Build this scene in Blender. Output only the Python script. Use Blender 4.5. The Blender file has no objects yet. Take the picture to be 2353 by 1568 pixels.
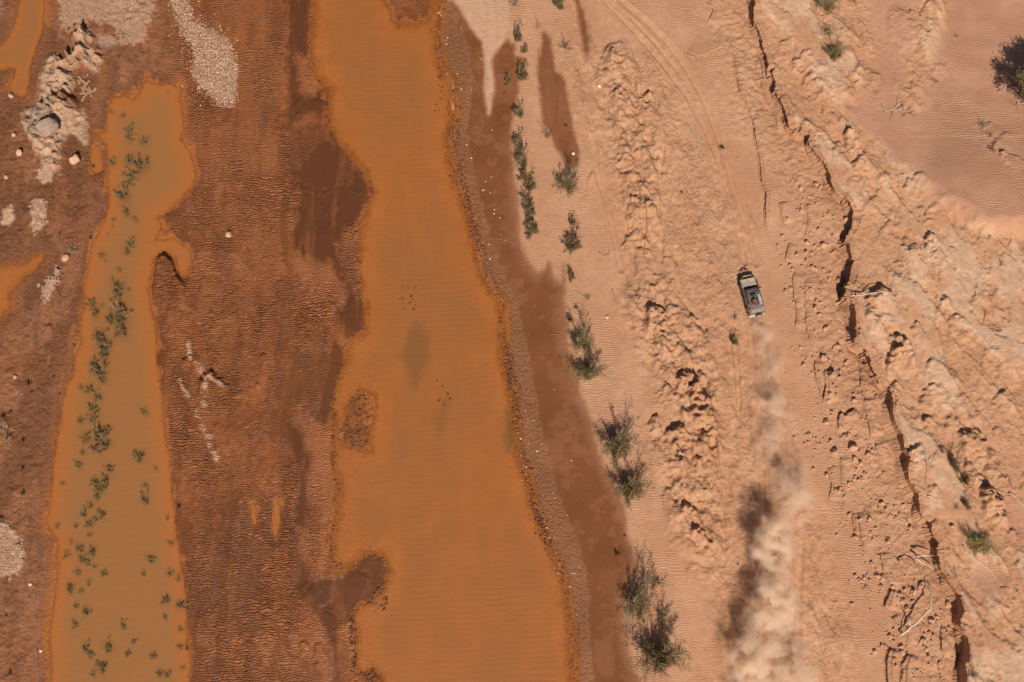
import bpy, bmesh, math, random
import numpy as np
from mathutils import Vector, Matrix, Quaternion

SC = bpy.context.scene
COL = SC.collection
R = math.radians

# ------------------------------------------------------------------ camera
PITCH = R(12.0)
SLANT = 100.0
KF = 105.0 / SLANT                            # frame width per metre of distance
CAMH = SLANT * math.cos(PITCH)
CAMY = -SLANT * math.sin(PITCH)
cd = bpy.data.cameras.new('camera')
cam = bpy.data.objects.new('camera', cd)
COL.objects.link(cam)
cam.location = (0, CAMY, CAMH)
cam.rotation_euler = (PITCH, 0, 0)
cd.sensor_width = 36.0
cd.lens = 36.0 / KF
cd.clip_start = 0.5
cd.clip_end = 4000
SC.camera = cam

# ------------------------------------------------------------------ light
SHX, SHY = -0.13, 0.97                      # shadow of one metre of height
SUN_EL = math.atan2(1.0, math.hypot(SHX, SHY))
w = bpy.data.worlds.new('World')
SC.world = w
w.use_nodes = True
wn = w.node_tree.nodes
wn.clear()
sky = wn.new('ShaderNodeTexSky')
sky.sky_type = 'NISHITA'
sky.sun_disc = False
sky.sun_elevation = SUN_EL
sky.sun_rotation = math.pi + math.atan2(SHX, SHY)
sky.dust_density = 2.0
bg = wn.new('ShaderNodeBackground')
bg.inputs['Strength'].default_value = 0.05
wo = wn.new('ShaderNodeOutputWorld')
w.node_tree.links.new(sky.outputs[0], bg.inputs[0])
w.node_tree.links.new(bg.outputs[0], wo.inputs[0])
sl = bpy.data.lights.new('sun', 'SUN')
sl.energy = 5.0
sl.angle = R(0.5)
sl.color = (1.0, 0.93, 0.83)
so = bpy.data.objects.new('sun', sl)
COL.objects.link(so)
so.rotation_euler = Vector((SHX, SHY, -1.0)).to_track_quat('-Z', 'Y').to_euler()
so.location = (0, -60, 60)
SC.view_settings.view_transform = 'Standard'
SC.view_settings.look = 'None'
SC.view_settings.gamma = 1.0
SC.view_settings.exposure = 0.2
SC.view_settings.use_curve_mapping = False
SC.cycles.volume_step_rate = 1.0
SC.cycles.volume_max_steps = 256
SC.cycles.max_bounces = 6
SC.cycles.volume_bounces = 8
SC.cycles.transparent_max_bounces = 12
SC.cycles.use_denoising = True

# ------------------------------------------------------------------ photo geometry: a photo point (2353 wide) seen on the plane z
FW, FH = 2353.0, 1568.0
cp, sp = math.cos(PITCH), math.sin(PITCH)


def at(fx, fy, z=0.0):
    a = (fx / FW - 0.5) * KF
    b = (0.5 - fy / FH) * KF * 682 / 1024
    dy = b * cp + sp
    dz = b * sp - cp
    t = (z - CAMH) / dz
    return Vector((a * t, CAMY + dy * t, z))


def project(X, Y, Z):
    y = Y - CAMY
    z = Z - CAMH
    b = y * cp + z * sp
    d = y * sp - z * cp
    return (X / d / KF + 0.5) * FW, (0.5 - b / d / (KF * 682 / 1024)) * FH


# ------------------------------------------------------------------ noise
def _hash(ix, iy, seed):
    h = (ix.astype(np.int64) * 374761393 + iy.astype(np.int64) * 668265263 + seed * 974634777) & 0xffffffff
    h = ((h ^ (h >> 13)) * 1274126177) & 0xffffffff
    h = ((h ^ (h >> 16)) * 2246822519) & 0xffffffff
    return ((h ^ (h >> 15)) & 0xffff).astype(np.float32) / 65535.0


def vnoise(x, y, seed):
    ix = np.floor(x)
    iy = np.floor(y)
    fx = (x - ix).astype(np.float32)
    fy = (y - iy).astype(np.float32)
    fx = fx * fx * fx * (fx * (fx * 6 - 15) + 10)
    fy = fy * fy * fy * (fy * (fy * 6 - 15) + 10)
    a = _hash(ix, iy, seed)
    b = _hash(ix + 1, iy, seed)
    c = _hash(ix, iy + 1, seed)
    d = _hash(ix + 1, iy + 1, seed)
    return (a + (b - a) * fx) * (1 - fy) + (c + (d - c) * fx) * fy - 0.5


def fbm(x, y, seed, octs=4, gain=0.5):
    s = np.zeros_like(x, dtype=np.float32)
    amp = 1.0
    c, q = math.cos(0.6), math.sin(0.6)
    for o in range(octs):
        s += amp * vnoise(x, y, seed + o * 17)
        x, y = (x * c - y * q) * 2.03 + 7.1, (x * q + y * c) * 2.03 + 3.3
        amp *= gain
    return s


def ridged(x, y, seed, octs=4):
    s = np.zeros_like(x, dtype=np.float32)
    amp = 1.0
    for o in range(octs):
        s += amp * (1 - np.abs(vnoise(x, y, seed + o * 31)) * 4)
        x, y = x * 2.1 + 5.2, y * 2.1 + 1.7
        amp *= 0.5
    return s


def sstep(a, b, x):
    t = np.clip((x - a) / (b - a), 0, 1)
    return t * t * (3 - 2 * t)


# ------------------------------------------------------------------ the ground grid
def axis(lo, hi, step, far):
    core = np.arange(lo, hi + step * 0.5, step)
    ext = []
    s, d = step, 0.0
    while d < far:
        s *= 1.22
        d += s
        ext.append(d)
    ext = np.array(ext)
    return np.concatenate([(lo - ext)[::-1], core, hi + ext])


GX = axis(-64.0, 64.0, 0.112, 900.0)
GY = axis(-37.0, 45.5, 0.116, 900.0)
NX, NY = len(GX), len(GY)
XX, YY = np.meshgrid(GX, GY)
X = XX.ravel().astype(np.float32)
Y = YY.ravel().astype(np.float32)
Xc = np.clip(X, -74, 74)
Yc = np.clip(Y, -46, 55)
FX, FY = project(Xc, Yc, np.zeros_like(Xc))


def pts(s):
    v = [float(q) for q in s.replace(',', ' ').split()]
    return [(v[i], v[i + 1]) for i in range(0, len(v), 2)]


def sdf(poly, pad=60.0):
    """signed distance in photo pixels, positive inside, clamped to +-pad outside"""
    p = np.array(poly, dtype=np.float32)
    out = np.full(FX.shape, -pad, dtype=np.float32)
    lo = p.min(0) - pad
    hi = p.max(0) + pad
    idx = np.nonzero((FX > lo[0]) & (FX < hi[0]) & (FY > lo[1]) & (FY < hi[1]))[0]
    if not len(idx):
        return out
    x = FX[idx]
    y = FY[idx]
    d2 = np.full(x.shape, 1e12, dtype=np.float32)
    ins = np.zeros(x.shape, dtype=bool)
    n = len(p)
    for i in range(n):
        ax, ay = p[i]
        bx, by = p[(i + 1) % n]
        ex, ey = bx - ax, by - ay
        L = ex * ex + ey * ey + 1e-9
        wx = x - ax
        wy = y - ay
        t = np.clip((wx * ex + wy * ey) / L, 0, 1)
        dx = wx - ex * t
        dy = wy - ey * t
        np.minimum(d2, dx * dx + dy * dy, out=d2)
        if ay != by:
            c = ((ay > y) != (by > y)) & (x < (bx - ax) * (y - ay) / (by - ay) + ax)
            ins ^= c
    d = np.sqrt(d2)
    out[idx] = np.maximum(np.where(ins, d, -d), -pad)
    return out


def lined(line, pad=60.0):
    """distance to an open polyline, side (+ = right of the way down), 0..1 along it"""
    p = np.array(line, dtype=np.float32)
    lo = p.min(0) - pad
    hi = p.max(0) + pad
    idx = np.nonzero((FX > lo[0]) & (FX < hi[0]) & (FY > lo[1]) & (FY < hi[1]))[0]
    x = FX[idx]
    y = FY[idx]
    best = np.full(x.shape, 1e12, dtype=np.float32)
    side = np.zeros(x.shape, dtype=np.float32)
    tt = np.zeros(x.shape, dtype=np.float32)
    seg = np.hypot(*(p[1:] - p[:-1]).T)
    cum = np.concatenate([[0], np.cumsum(seg)])
    for i in range(len(p) - 1):
        ax, ay = p[i]
        ex, ey = p[i + 1] - p[i]
        L = ex * ex + ey * ey + 1e-9
        wx = x - ax
        wy = y - ay
        t = np.clip((wx * ex + wy * ey) / L, 0, 1)
        dx = wx - ex * t
        dy = wy - ey * t
        d2 = dx * dx + dy * dy
        m = d2 < best
        best[m] = d2[m]
        side[m] = np.sign(ey * wx - ex * wy)[m]
        tt[m] = ((cum[i] + t * seg[i]) / cum[-1])[m]
    return idx, np.sqrt(best), side, tt


# ------------------------------------------------------------------ outlines read off the photograph
RIVER = pts("""716 -500 716 0 714 50 708 100 711 130 713 160 738 192 753 207 751 232 752 287 763 317 788 347 806 370 828 392 836 400
853 437 838 475 826 512 818 552 821 587 818 617 828 655 826 680 836 715 833 762 806 772 795 785 788 820 778 855 768 890 763 920 761 945
768 985 766 1010 761 1050 763 1080 774 1110 770 1140 772 1177 758 1226 761 1281 768 1296 801 1313 813 1301 828 1283 848 1278 876 1281 890 1311
883 1341 863 1363 848 1383 836 1382 823 1379 811 1398 803 1416 808 1451 813 1481 808 1508 811 1546 838 1551 853 1543 876 1561 884 1600 900 2200
1330 2200 1318 1568 1314 1451 1302 1388 1297 1338 1276 1281 1247 1213 1237 1176 1214 1110 1196 1047 1186 972 1178 917 1166 872 1157 822 1160 792
1152 692 1136 675 1114 637 1099 592 1094 555 1086 512 1074 475 1051 425 1049 392 1039 375 1034 312 1044 262 1041 190 1020 160 1011 135 1003 75
1008 50 1010 0 1010 -60 992 -60 991 0 989 37 963 47 951 56 936 45 923 45 913 54 906 45 898 22 888 0 880 -500""")
ISLAND = pts("""835 905 850 915 857 935 852 960 846 975 845 1000 850 1030 838 1032 815 1022 792 1016 785 1005 795 980 802 955 806 930 818 910""")
POOL = pts("""338 170 328 187 318 205 308 228 293 217 285 205 273 220 265 217 248 232 243 250 238 300 215 297 200 292 198 302 225 312 243 332 244 392
245 442 241 485 233 517 213 555 205 587 200 625 188 662 188 705 180 747 184 784 173 817 170 855 150 885 140 935 133 985 123 1047 118 1097 108 1177
106 1191 110 1213 125 1233 131 1251 130 1326 123 1376 113 1426 108 1476 115 1513 111 1568 105 2200 445 2200 439 1568 443 1526 435 1483 433 1426 435 1388
423 1338 415 1276 410 1226 405 1176 400 1160 395 1060 380 985 375 910 373 860 363 810 360 767 350 705 343 662 350 625 353 600 363 585 375 578 390 583
403 600 410 620 420 640 435 632 442 605 440 577 425 560 400 547 360 550 365 532 375 522 363 502 390 490 420 457 445 430 455 400 438 350 420 320
425 275 415 225 418 200 390 185 363 190 343 185""")
POOL_TOP = pts("""43 -300 43 0 38 25 30 62 12 95 -10 112 -200 140 -200 170 0 162 35 160 20 195 20 212 50 225 65 220 70 162 85 112 100 70 105 25 103 0 100 -300""")
POOL_MID = pts("""-300 600 0 610 50 600 75 590 95 577 110 582 100 605 75 630 45 655 28 672 30 710 18 725 0 747 -300 760""")
POOL_SMALL = [pts("""207 350 222 330 235 338 239 392 228 400 214 398 206 385"""),
              pts("""626 1148 636 1140 644 1160 646 1195 640 1222 634 1240 626 1232 622 1200 624 1172"""),
              pts("""575 1157 584 1150 592 1168 590 1190 594 1204 582 1210 575 1190""")]
DAMP = pts("""1003 -500 1012 0 1046 0 1069 38 1094 80 1108 95 1112 125 1116 170 1113 200 1118 235 1123 262 1128 240 1132 205 1133 185 1128 160 1131 130 1140 115 1153 100 1165 90
1180 100 1196 160 1190 215 1180 265 1176 300 1182 360 1190 420 1192 480 1196 540 1208 580 1218 602 1235 622 1250 610 1262 595 1272 625 1288 650 1297 607 1298 680 1304 742 1304 785 1321 830 1332 885 1339 915 1357 965
1377 1025 1391 1065 1409 1105 1434 1155 1441 1176 1447 1226 1459 1258 1468 1306 1457 1336 1442 1371 1437 1426 1442 1463 1452 1513 1472 1568 1500 2200
1318 2200 1318 1568 1314 1451 1302 1388 1297 1338 1276 1281 1247 1213 1237 1176 1214 1110 1196 1047 1186 972 1178 917 1166 872 1157 822 1160 792
1152 692 1136 675 1114 637 1099 592 1094 555 1086 512 1074 475 1051 425 1049 392 1039 375 1034 312 1044 262 1041 190 1020 160 1011 135""")
DAMPS = [pts("1244 70 1264 88 1272 120 1277 160 1297 187 1307 237 1314 287 1327 337 1332 375 1317 396 1300 388 1284 350 1269 312 1249 282 1242 250 1237 200 1235 150 1239 112"),
         pts("1322 -40 1330 0 1341 20 1350 50 1356 93 1350 142 1344 140 1336 83 1327 25 1312 -40"),
         pts("1327 150 1345 190 1358 230 1364 262 1352 255 1340 220 1328 190"),
         pts("1231 33 1243 60 1228 70"),
         pts("1180 120 1208 140 1210 170 1200 185 1184 180"), pts("1404 1215 1415 1190 1440 1200 1436 1240 1415 1250")]
GRAVELFAN = pts("""450 55 488 67 520 90 533 120 548 155 545 200 538 245 515 247 488 225 463 200 443 170 448 125 443 100 423 80 420 62 400 25 393 0 385 -200 428 -200 428 0 438 25 445 45""")
PALETOP = pts("""130 -200 135 0 143 45 160 80 175 75 205 47 250 52 275 75 278 100 305 107 333 90 335 60 348 40 358 15 355 -200""")
MOUND = pts("""208 67 225 100 223 125 235 140 220 162 188 140 165 162 160 207 140 225 175 260 193 272 193 325 160 295 145 325 140 350 130 392 105 392 83 345 65 295
48 262 68 245 90 225 98 175 110 135 140 125 173 117 180 85 195 72""")
GREYROCK = pts("95 247 120 242 135 275 125 300 93 330 72 312 63 287 75 265")
GREYPATCH = pts("220 80 240 84 266 92 268 104 250 110 232 108 222 98")
PALES = [pts("85 392 110 380 125 395 120 415 100 422 88 410"), pts("78 462 92 460 108 470 104 500 92 528 78 532 76 500"), pts("10 482 28 478 33 500 22 518 10 514"),
         pts("-60 1205 20 1208 45 1235 55 1275 50 1310 25 1322 -60 1330"), pts("130 622 138 620 138 640 125 660 112 690 102 690 100 668 118 640")]
PINK = [pts("676 587 705 600 720 592 745 600 765 610 790 650 795 690 785 700 760 690 740 690 720 695 708 670 700 650 685 620"),
        pts("686 130 712 132 735 200 706 222 690 205 683 180"),
        pts("673 945 690 940 705 945 735 985 790 1005 770 1100 776 1150 745 1190 720 1150 705 1100 712 1040 690 985 673 965"),
        pts("700 260 735 268 740 280 700 300 684 290"), pts("688 1250 700 1258 700 1290 740 1322 752 1270 735 1230 705 1195 690 1215"),
        pts("720 1450 740 1440 760 1500 770 1568 740 1580 715 1500"), pts("440 590 480 576 525 582 560 610 590 660 560 640 520 620 470 625 445 640")]
DARKFILM = [pts("655 -100 712 -100 712 30 706 110 690 150 684 195 672 200 662 120"), pts("676 215 700 220 735 208 752 215 750 240 720 270 690 300 670 290"),
            pts("670 392 690 380 760 320 800 360 850 430 832 480 800 520 775 560 795 640 832 690 830 755 800 775 785 790 790 720 770 650 745 612 700 596 680 560 690 470"),
            pts("770 785 784 800 782 850 768 890 755 935 748 968 730 970 738 920 752 870 764 820"), pts("665 975 685 985 700 1020 706 1060 700 1090 692 1120 694 1180 700 1250 690 1300 690 1340 700 1370 722 1392 745 1420 760 1440 762 1380 735 1350 705 1330 692 1290 680 1250 690 1130 690 1070 672 1020"),
            pts("700 1340 740 1335 790 1330 830 1300 850 1283 874 1284 886 1310 878 1345 846 1380 822 1380 806 1405 790 1425 768 1440 770 1500 780 1568 785 1700 752 1700 756 1568 760 1500 752 1440 720 1390")]
SHORERED = pts("1040 190 1062 160 1060 100 1030 40 1015 80 1020 150")
# gravelly red-brown margin beyond the right shoreline
MARGIN_R = pts("1012 0 1035 0 1050 60 1072 100 1082 170 1080 240 1072 300 1085 380 1098 440 1112 500 1130 560 1160 640 1185 700 1206 780 1222 870 1240 960 1258 1050 1282 1140 1312 1215 1340 1290 1352 1360 1352 1430 1358 1500 1365 1568 1370 1800 "
               "1318 1800 1318 1568 1314 1451 1302 1388 1297 1338 1276 1281 1247 1213 1237 1176 1214 1110 1196 1047 1186 972 1178 917 1166 872 1157 822 1160 792 1152 692 1136 675 1114 637 1099 592 1094 555 1086 512 1074 475 1051 425 1049 392 1039 375 1034 312 1044 262 1041 190 1020 160 1011 135")
SCARP = pts("""1700 -500 1725 0 1733 40 1739 75 1748 105 1764 145 1769 190 1781 210 1786 245 1806 290 1816 315 1836 319 1858 322 1857 345 1869 365 1889 395 1897 412 1901 428
1913 450 1937 468 1955 495 1961 522 1950 540 1938 562 1946 582 1956 617 1957 642 1946 657 1941 685 1936 700 1946 705 1951 730 1958 762 1953 795 1962 806 1977 812 1991 835 2001 857 2016 885 2034 903 2040 927
2036 955 2043 982 2058 1005 2063 1032 2073 1056 2067 1085 2076 1110 2092 1135 2102 1160 2101 1178 2112 1194 2126 1203 2136 1236 2146 1251 2146 1276 2154 1306 2166 1336 2187 1366
2196 1401 2191 1436 2205 1466 2209 1501 2201 1540 2200 1568 2190 2200""")
# low broken steps below the scarp: line, height m
STEPS = [(pts("1684 120 1692 160 1702 207 1722 252 1732 275 1737 320 1744 350 1749 387 1752 415 1762 442 1760 492 1758 532"), .30),
         (pts("1625 5 1640 18 1636 35 1627 50"), .12), (pts("1575 120 1600 136 1630 128 1655 115 1672 118 1685 90"), .13),
         (pts("1792 465 1797 490 1804 515"), .2), (pts("1825 625 1823 650 1832 717 1829 757"), .16), (pts("1813 560 1806 600"), .14),
         (pts("1850 640 1852 700 1857 760 1866 800"), .13), (pts("1872 830 1876 860 1887 905 1897 930"), .22), (pts("1897 852 1898 888 1893 920"), .3),
         (pts("1977 830 1980 885 1990 915"), .2), (pts("1986 915 1993 950 2002 1005"), .25), (pts("1967 938 1950 952 1932 952 1926 992"), .3),
         (pts("1932 1050 1935 1100 1942 1130"), .14), (pts("2012 1020 2020 1050 2030 1068"), .22), (pts("1972 1180 1978 1220 1987 1261"), .15),
         (pts("2024 1270 2029 1300 2036 1325 2046 1352"), .2), (pts("2048 1355 2040 1380 2035 1398"), .3), (pts("2049 1418 2062 1445"), .2),
         (pts("2085 1500 2076 1530 2073 1600"), .38), (pts("2046 1488 2040 1522 2044 1600"), .38), (pts("2083 1440 2090 1480"), .14),
         (pts("2160 1440 2166 1480 2170 1510"), .2), (pts("1715 -20 1730 60 1745 130 1755 190"), .2), (pts("1735 130 1752 200 1775 250 1790 300"), .2),
         (pts("1902 1075 1912 1110 1908 1150"), .14), (pts("1960 1180 1968 1230"), .16), (pts("1850 470 1858 500 1853 540"), .12)]
# ledges and scour noses: nose x, nose y, half width, length, turn (deg, + = tail to the right), height m
NOSES = pts("")
NOSES = [tuple(float(q) for q in r.split()) for r in """
1405 100 34 110 6 .40|1412 119 20 60 8 .30|1400 147 16 55 -8 .35|1426 178 20 70 8 .25|1424 203 16 50 5 .25|1441 203 14 50 8 .22|1426 225 18 60 10 .22|1486 212 16 100 12 .40|1445 258 16 60 8 .25
1432 338 18 60 10 .35|1440 362 26 90 8 .30|1470 340 14 50 10 .2|1362 396 12 40 0 .2|1490 425 26 90 8 .35|1452 455 16 60 4 .35|1489 470 18 70 8 .32|1450 530 20 60 5 .35|1455 485 10 40 0 .2|1475 570 20 80 10 .22
1450 690 12 30 0 .1|1513 628 20 90 14 .4|1540 590 14 60 10 .2|1500 705 22 120 14 .5|1590 730 16 80 14 .4|1537 705 22 90 16 .4|1560 720 12 50 10 .2|1545 640 18 80 12 .2|1485 745 14 50 8 .2
1583 855 26 70 5 .6|1597 882 22 140 16 .62|1543 888 18 60 -12 .42|1522 850 16 50 -10 .2|1494 962 12 80 16 .55|1553 978 15 90 12 .5|1536 987 12 70 8 .42|1575 930 20 90 20 .3|1615 935 16 80 14 .35|1640 985 14 60 14 .25
1585 1158 24 60 10 .5|1602 1213 24 70 10 .5|1575 1105 16 60 6 .28|1610 1050 16 80 6 .25|1545 1060 16 80 5 .25|1560 1040 14 60 5 .2|1625 1090 16 70 6 .2|1540 1120 12 60 6 .2|1600 1290 20 70 6 .2
1466 800 12 50 5 .25|1415 1100 8 30 5 .08|1660 980 14 60 8 .12|1570 1010 16 50 4 .25
1942 303 12 100 30 .45|1976 355 22 140 25 .25|1846 282 26 60 25 .4|1920 325 18 60 20 .3|1800 95 30 100 15 .25|1830 130 30 160 38 .35|1850 175 20 120 35 .2
1990 465 25 60 25 .3|1950 410 20 70 25 .15|2020 405 18 60 20 .15|2085 415 22 80 25 .3|2125 542 14 90 25 .4|2090 560 16 60 30 .2|2185 725 20 70 25 .35|2130 480 24 70 20 .2|2075 548 12 40 30 .2
2005 665 32 70 20 .45|2000 715 22 60 15 .25|2062 772 26 90 15 .55|2030 720 18 60 25 .2|2050 806 14 50 5 .5|2095 745 16 50 25 .3|2155 700 18 60 20 .2|2240 680 20 60 20 .25
2135 828 20 60 25 .3|2125 957 14 80 30 .35|2187 955 16 60 10 .4|2212 990 32 190 30 .55|2285 978 14 60 15 .35|2125 895 20 110 32 .3|2090 1030 22 100 15 .35|2150 1030 16 60 12 .25|2270 800 24 70 20 .2
2262 1122 24 120 20 .6|2285 1132 20 100 20 .35|2205 905 24 90 30 .25|2300 900 24 60 15 .2|2050 880 16 60 15 .25|2230 900 18 60 30 .2|2320 1215 20 80 20 .2|2140 1110 14 50 10 .2
2060 20 30 140 20 .2|2100 25 18 60 10 .22|2130 10 16 60 10 .2|2010 160 40 110 -20 .2|2150 150 30 80 20 .16|2255 290 20 40 30 .25|2280 330 22 60 60 .3|2290 355 20 50 60 .25
55 -10 20 80 0 .25|170 70 16 40 20 .2|306 5 10 30 20 .3|315 -5 12 60 -5 .4|308 25 8 30 10 .2|197 72 18 60 -25 .85|192 112 26 50 -20 .9|145 130 16 40 15 .55|150 165 18 40 20 .55|113 198 12 30 20 .4|128 203 12 30 15 .4|155 203 14 40 20 .35
137 228 24 80 20 .95|115 240 26 100 0 .8|182 265 16 60 20 .45|190 288 12 45 10 .4|172 365 17 26 40 .6|97 355 8 50 -15 .35|14 165 26 50 10 .5|6 190 18 50 10 .5|30 90 12 40 10 .3
131 618 9 40 20 .5|120 635 8 60 25 .35|15 408 10 20 30 .4|122 745 10 30 0 .3|395 580 16 70 -4 .25|430 820 14 40 25 .35|475 855 26 60 20 .55|520 880 12 40 10 .4|590 880 7 30 5 .3|570 895 6 25 5 .25|440 705 8 40 10 .2
700 1475 14 60 10 .15|730 1480 14 60 10 .15|600 815 7 60 10 .25|575 1155 8 40 5 .15""".replace('\n', '|').split('|') if r.strip()]
PALERIDGE = [pts("433 790 436 815 455 835 462 852 482 866 500 878 512 885"), pts("475 880 470 905 462 920 470 930"), pts("415 875 422 895 435 912"), pts("452 945 462 965 465 985 480 1000 492 1030 500 1058"), pts("470 990 480 1015 490 1040")]
RUTS = [(pts("1355 -120 1385 0 1430 45 1480 100 1530 160 1580 225 1620 300 1650 370 1675 450 1697 530 1712 605"), .06, 5.5), (pts("1390 -120 1420 0 1480 48 1530 98 1575 158 1615 228 1640 290 1665 360 1690 450 1716 530 1738 608"), .06, 5.5),
        (pts("1370 -80 1400 0 1455 48 1505 100 1553 160 1598 228"), .04, 4), (pts("1300 -120 1312 0 1330 60 1342 130 1352 200 1358 270 1366 330 1372 400 1395 470 1410 540 1428 620"), .05, 6),
        (pts("1322 60 1336 130 1344 190 1352 260 1358 300"), .04, 4), (pts("1422 420 1430 470 1440 530 1458 600"), .04, 4),
        (pts("1690 785 1696 850 1700 920 1698 980"), .05, 3.5), (pts("1678 790 1684 850 1690 920 1688 1000"), .03, 3),
        (pts("1722 745 1735 830 1746 930 1752 1050 1756 1200 1760 1400 1762 1600"), .06, 6), (pts("1752 745 1772 830 1790 930 1806 1050 1816 1200 1824 1400 1826 1600"), .06, 6),
        (pts("1842 1250 1838 1330 1836 1420 1838 1568 1838 1700"), .05, 5), (pts("1640 1000 1654 1100 1662 1200 1664 1300"), .05, 3), (pts("1555 570 1548 620 1560 680 1600 730"), .04, 4),
        (pts("1525 340 1515 420 1522 500 1520 600"), .04, 4), (pts("1510 640 1530 680 1570 720 1620 760"), .03, 4), (pts("1386 1180 1410 1250 1440 1330 1470 1420 1500 1500"), .02, 4)]
RUTS += [([(x + o_, y) for x, y in ln], dp * .6, 2.6) for ln, dp, _w in list(RUTS[:2]) for o_ in (-13, 12)]
RUTS += [([(x + o_, y) for x, y in ln], dp * .6, 3.0) for ln, dp, _w in list(RUTS[8:10]) for o_ in (-11, 10)]
GULLY = [(pts("1475 200 1490 300 1510 400 1528 480 1540 560 1555 640"), .10, 14), (pts("1510 390 1525 450"), .05, 8), (pts("1650 760 1655 860 1660 980 1668 1100 1672 1260"), .08, 12),
         (pts("1455 880 1462 980 1490 1080 1530 1200 1560 1300"), .06, 10), (pts("2080 850 2110 900 2140 930 2180 1000 2200 1040"), .12, 12), (pts("2170 880 2200 920 2240 960 2262 1030 2280 1090"), .15, 16)]

STAINS = [(pts("935 785 955 745 985 770 985 820 972 850 962 892 950 900 935 860 922 820"), .55, 18), (pts("1165 950 1180 970 1182 1010 1172 1035 1160 1000"), .7, 14), (pts("955 735 975 745 980 765 960 770"), .5, 12),
          (pts("1000 960 1020 920 1040 905 1030 950 1015 985 1005 1000"), .35, 14), (pts("920 1000 935 990 935 1030 925 1050"), .3, 14), (pts("1005 55 1020 60 1015 72"), .4, 8)]

RIDGE = [(pts("1405 95 1425 200 1440 300 1452 400 1475 500 1490 600"), 40, .34), (pts("1440 640 1495 720 1530 800 1580 860 1598 960 1602 1080 1605 1180 1618 1300"), 52, .42), (pts("1475 210 1500 330 1520 420"), 22, .2), (pts("1590 720 1610 820 1625 940 1640 1040"), 24, .26),
         (pts("1495 960 1515 1060 1545 1180 1570 1300"), 22, .25), (pts("1540 985 1552 1080 1565 1200"), 24, .3)]
# ------------------------------------------------------------------ ground heights and what covers it
_sy = np.array([-500, 0, 150, 300, 500, 690, 917, 1110, 1280, 1450, 2200], dtype=np.float32)
_sx = np.array([1000, 1005, 1018, 1038, 1085, 1150, 1178, 1214, 1276, 1314, 1330], dtype=np.float32)
_scp = np.array(SCARP, dtype=np.float32)
_o = np.argsort(_scp[:, 1])


def right_rise(fx, fy):
    xs = np.interp(fy, _sy, _sx)
    xc = np.interp(fy, _scp[_o, 1], _scp[_o, 0])
    u = (fx - xs) / (xc - xs)
    z = 0.80 * sstep(0.0, 0.95, u)
    z = np.where(u > 1, 0.80 + 0.95 + 0.5 * sstep(1.0, 2.2, u), z)
    return np.where(u > 0, z, 0.0), u


zm, _ = right_rise(FX, FY)
FX, FY = project(Xc, Yc, zm)
FX = FX.astype(np.float32)
FY = FY.astype(np.float32)
zr, U = right_rise(FX, FY)

nA = fbm(X * 0.35, Y * 0.35, 3, 4)
nB = fbm(X * 1.3, Y * 1.3, 21, 4)
nC = fbm(X * 3.6, Y * 3.6, 40, 3, 0.6)
cr, sr = math.cos(R(16)), math.sin(R(16))
ALONG = (Y * cr - X * sr)
ACROSS = (X * cr + Y * sr)
c2, s2 = math.cos(R(27)), math.sin(R(27))
ALONG2 = (Y * c2 - X * s2)
ACROSS2 = (X * c2 + Y * s2)
nF = fbm(ACROSS * 1.1, ALONG * 0.32, 77, 5, 0.55)
nS = fbm(X * 1.5, Y * 0.28, 55, 4, 0.6)
nL = fbm(X * 0.8, Y * 0.5, 91, 4, 0.6)
EDGE = 5.0 * nB + 3.0 * nC

EDGE2 = 3.5 * nC + 5 * nS * 1.2 + 4 * nL
dR = sdf(RIVER, 260) + EDGE * 0.7 + EDGE2
dI = sdf(ISLAND) + EDGE * 1.8 + 12 * nL + 5 * nC
dP = sdf(POOL, 260) + EDGE * 0.5 + EDGE2 * .6
dPT = sdf(POOL_TOP) + EDGE * 0.5
dPM = sdf(POOL_MID) + EDGE
dPS = np.maximum.reduce([sdf(p) + EDGE * 0.3 for p in POOL_SMALL])
dRi = np.minimum(dR, -dI)
dW = np.maximum.reduce([dRi, dP, dPT, dPM - 2, dPS])

xs_ = np.interp(FY, _sy, _sx)
left = FX < 460 + 0.0 * FX
isleft = sstep(470, 330, FX)                      # the bank left of the pool and the mounds
bank = U > 0
# ---- shares
_dd = sdf(DAMP, 140)
damp = sstep(-8, 9, _dd + EDGE * 1.0 + 7 * nS) * (1 - .30 * sstep(34, -5, _dd + 14 * nA) * sstep(250, 400, FY))
damp = damp * (1 - .10 * sstep(.0, .3, nA + nB))
for p in DAMPS:
    damp = np.maximum(damp, sstep(-7, 7, sdf(p) + EDGE * 0.9 + 6 * nS) * (.92 - .1 * nS))
marg = sstep(-6, 6, sdf(MARGIN_R) + EDGE * 1.2) * (dR < 40)
mud = np.where((FX < xs_ - 20) | (dR > -8), 1.0, 0.0).astype(np.float32)      # everything left of the right shore is river mud
mud = np.maximum(mud * (FX < xs_ + 5), marg * 0.75)
fan = sstep(-5, 4, sdf(GRAVELFAN) + EDGE * 1.6)
paltop = sstep(-8, 6, sdf(PALETOP) + EDGE * 2.0 + 8 * nA)
mound = sstep(-6, 8, sdf(MOUND) + EDGE * 2.0)
moundp = sstep(-10, 10, sdf(MOUND) + EDGE * 2.0 + 14 * nA)
grey = sstep(-4, 4, sdf(GREYROCK) + EDGE)
greyp = sstep(-6, 6, sdf(GREYPATCH) + EDGE)
pales = np.maximum.reduce([sstep(-6, 4, sdf(p) + EDGE * 1.6) for p in PALES])
pink = np.maximum.reduce([sstep(-14, 16, sdf(p) + EDGE * 2.2 + 22 * nL) for p in PINK]) * .75
film = np.maximum.reduce([sstep(-10, 8, sdf(p) + (2 if k_ in (0, 2) else 5 if k_ == 5 else 6) + (EDGE * 1.6 + 16 * nS + 10 * nL) * (1.0 if k_ in (0, 2) else .45)) for k_, p in enumerate(DARKFILM)])
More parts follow.
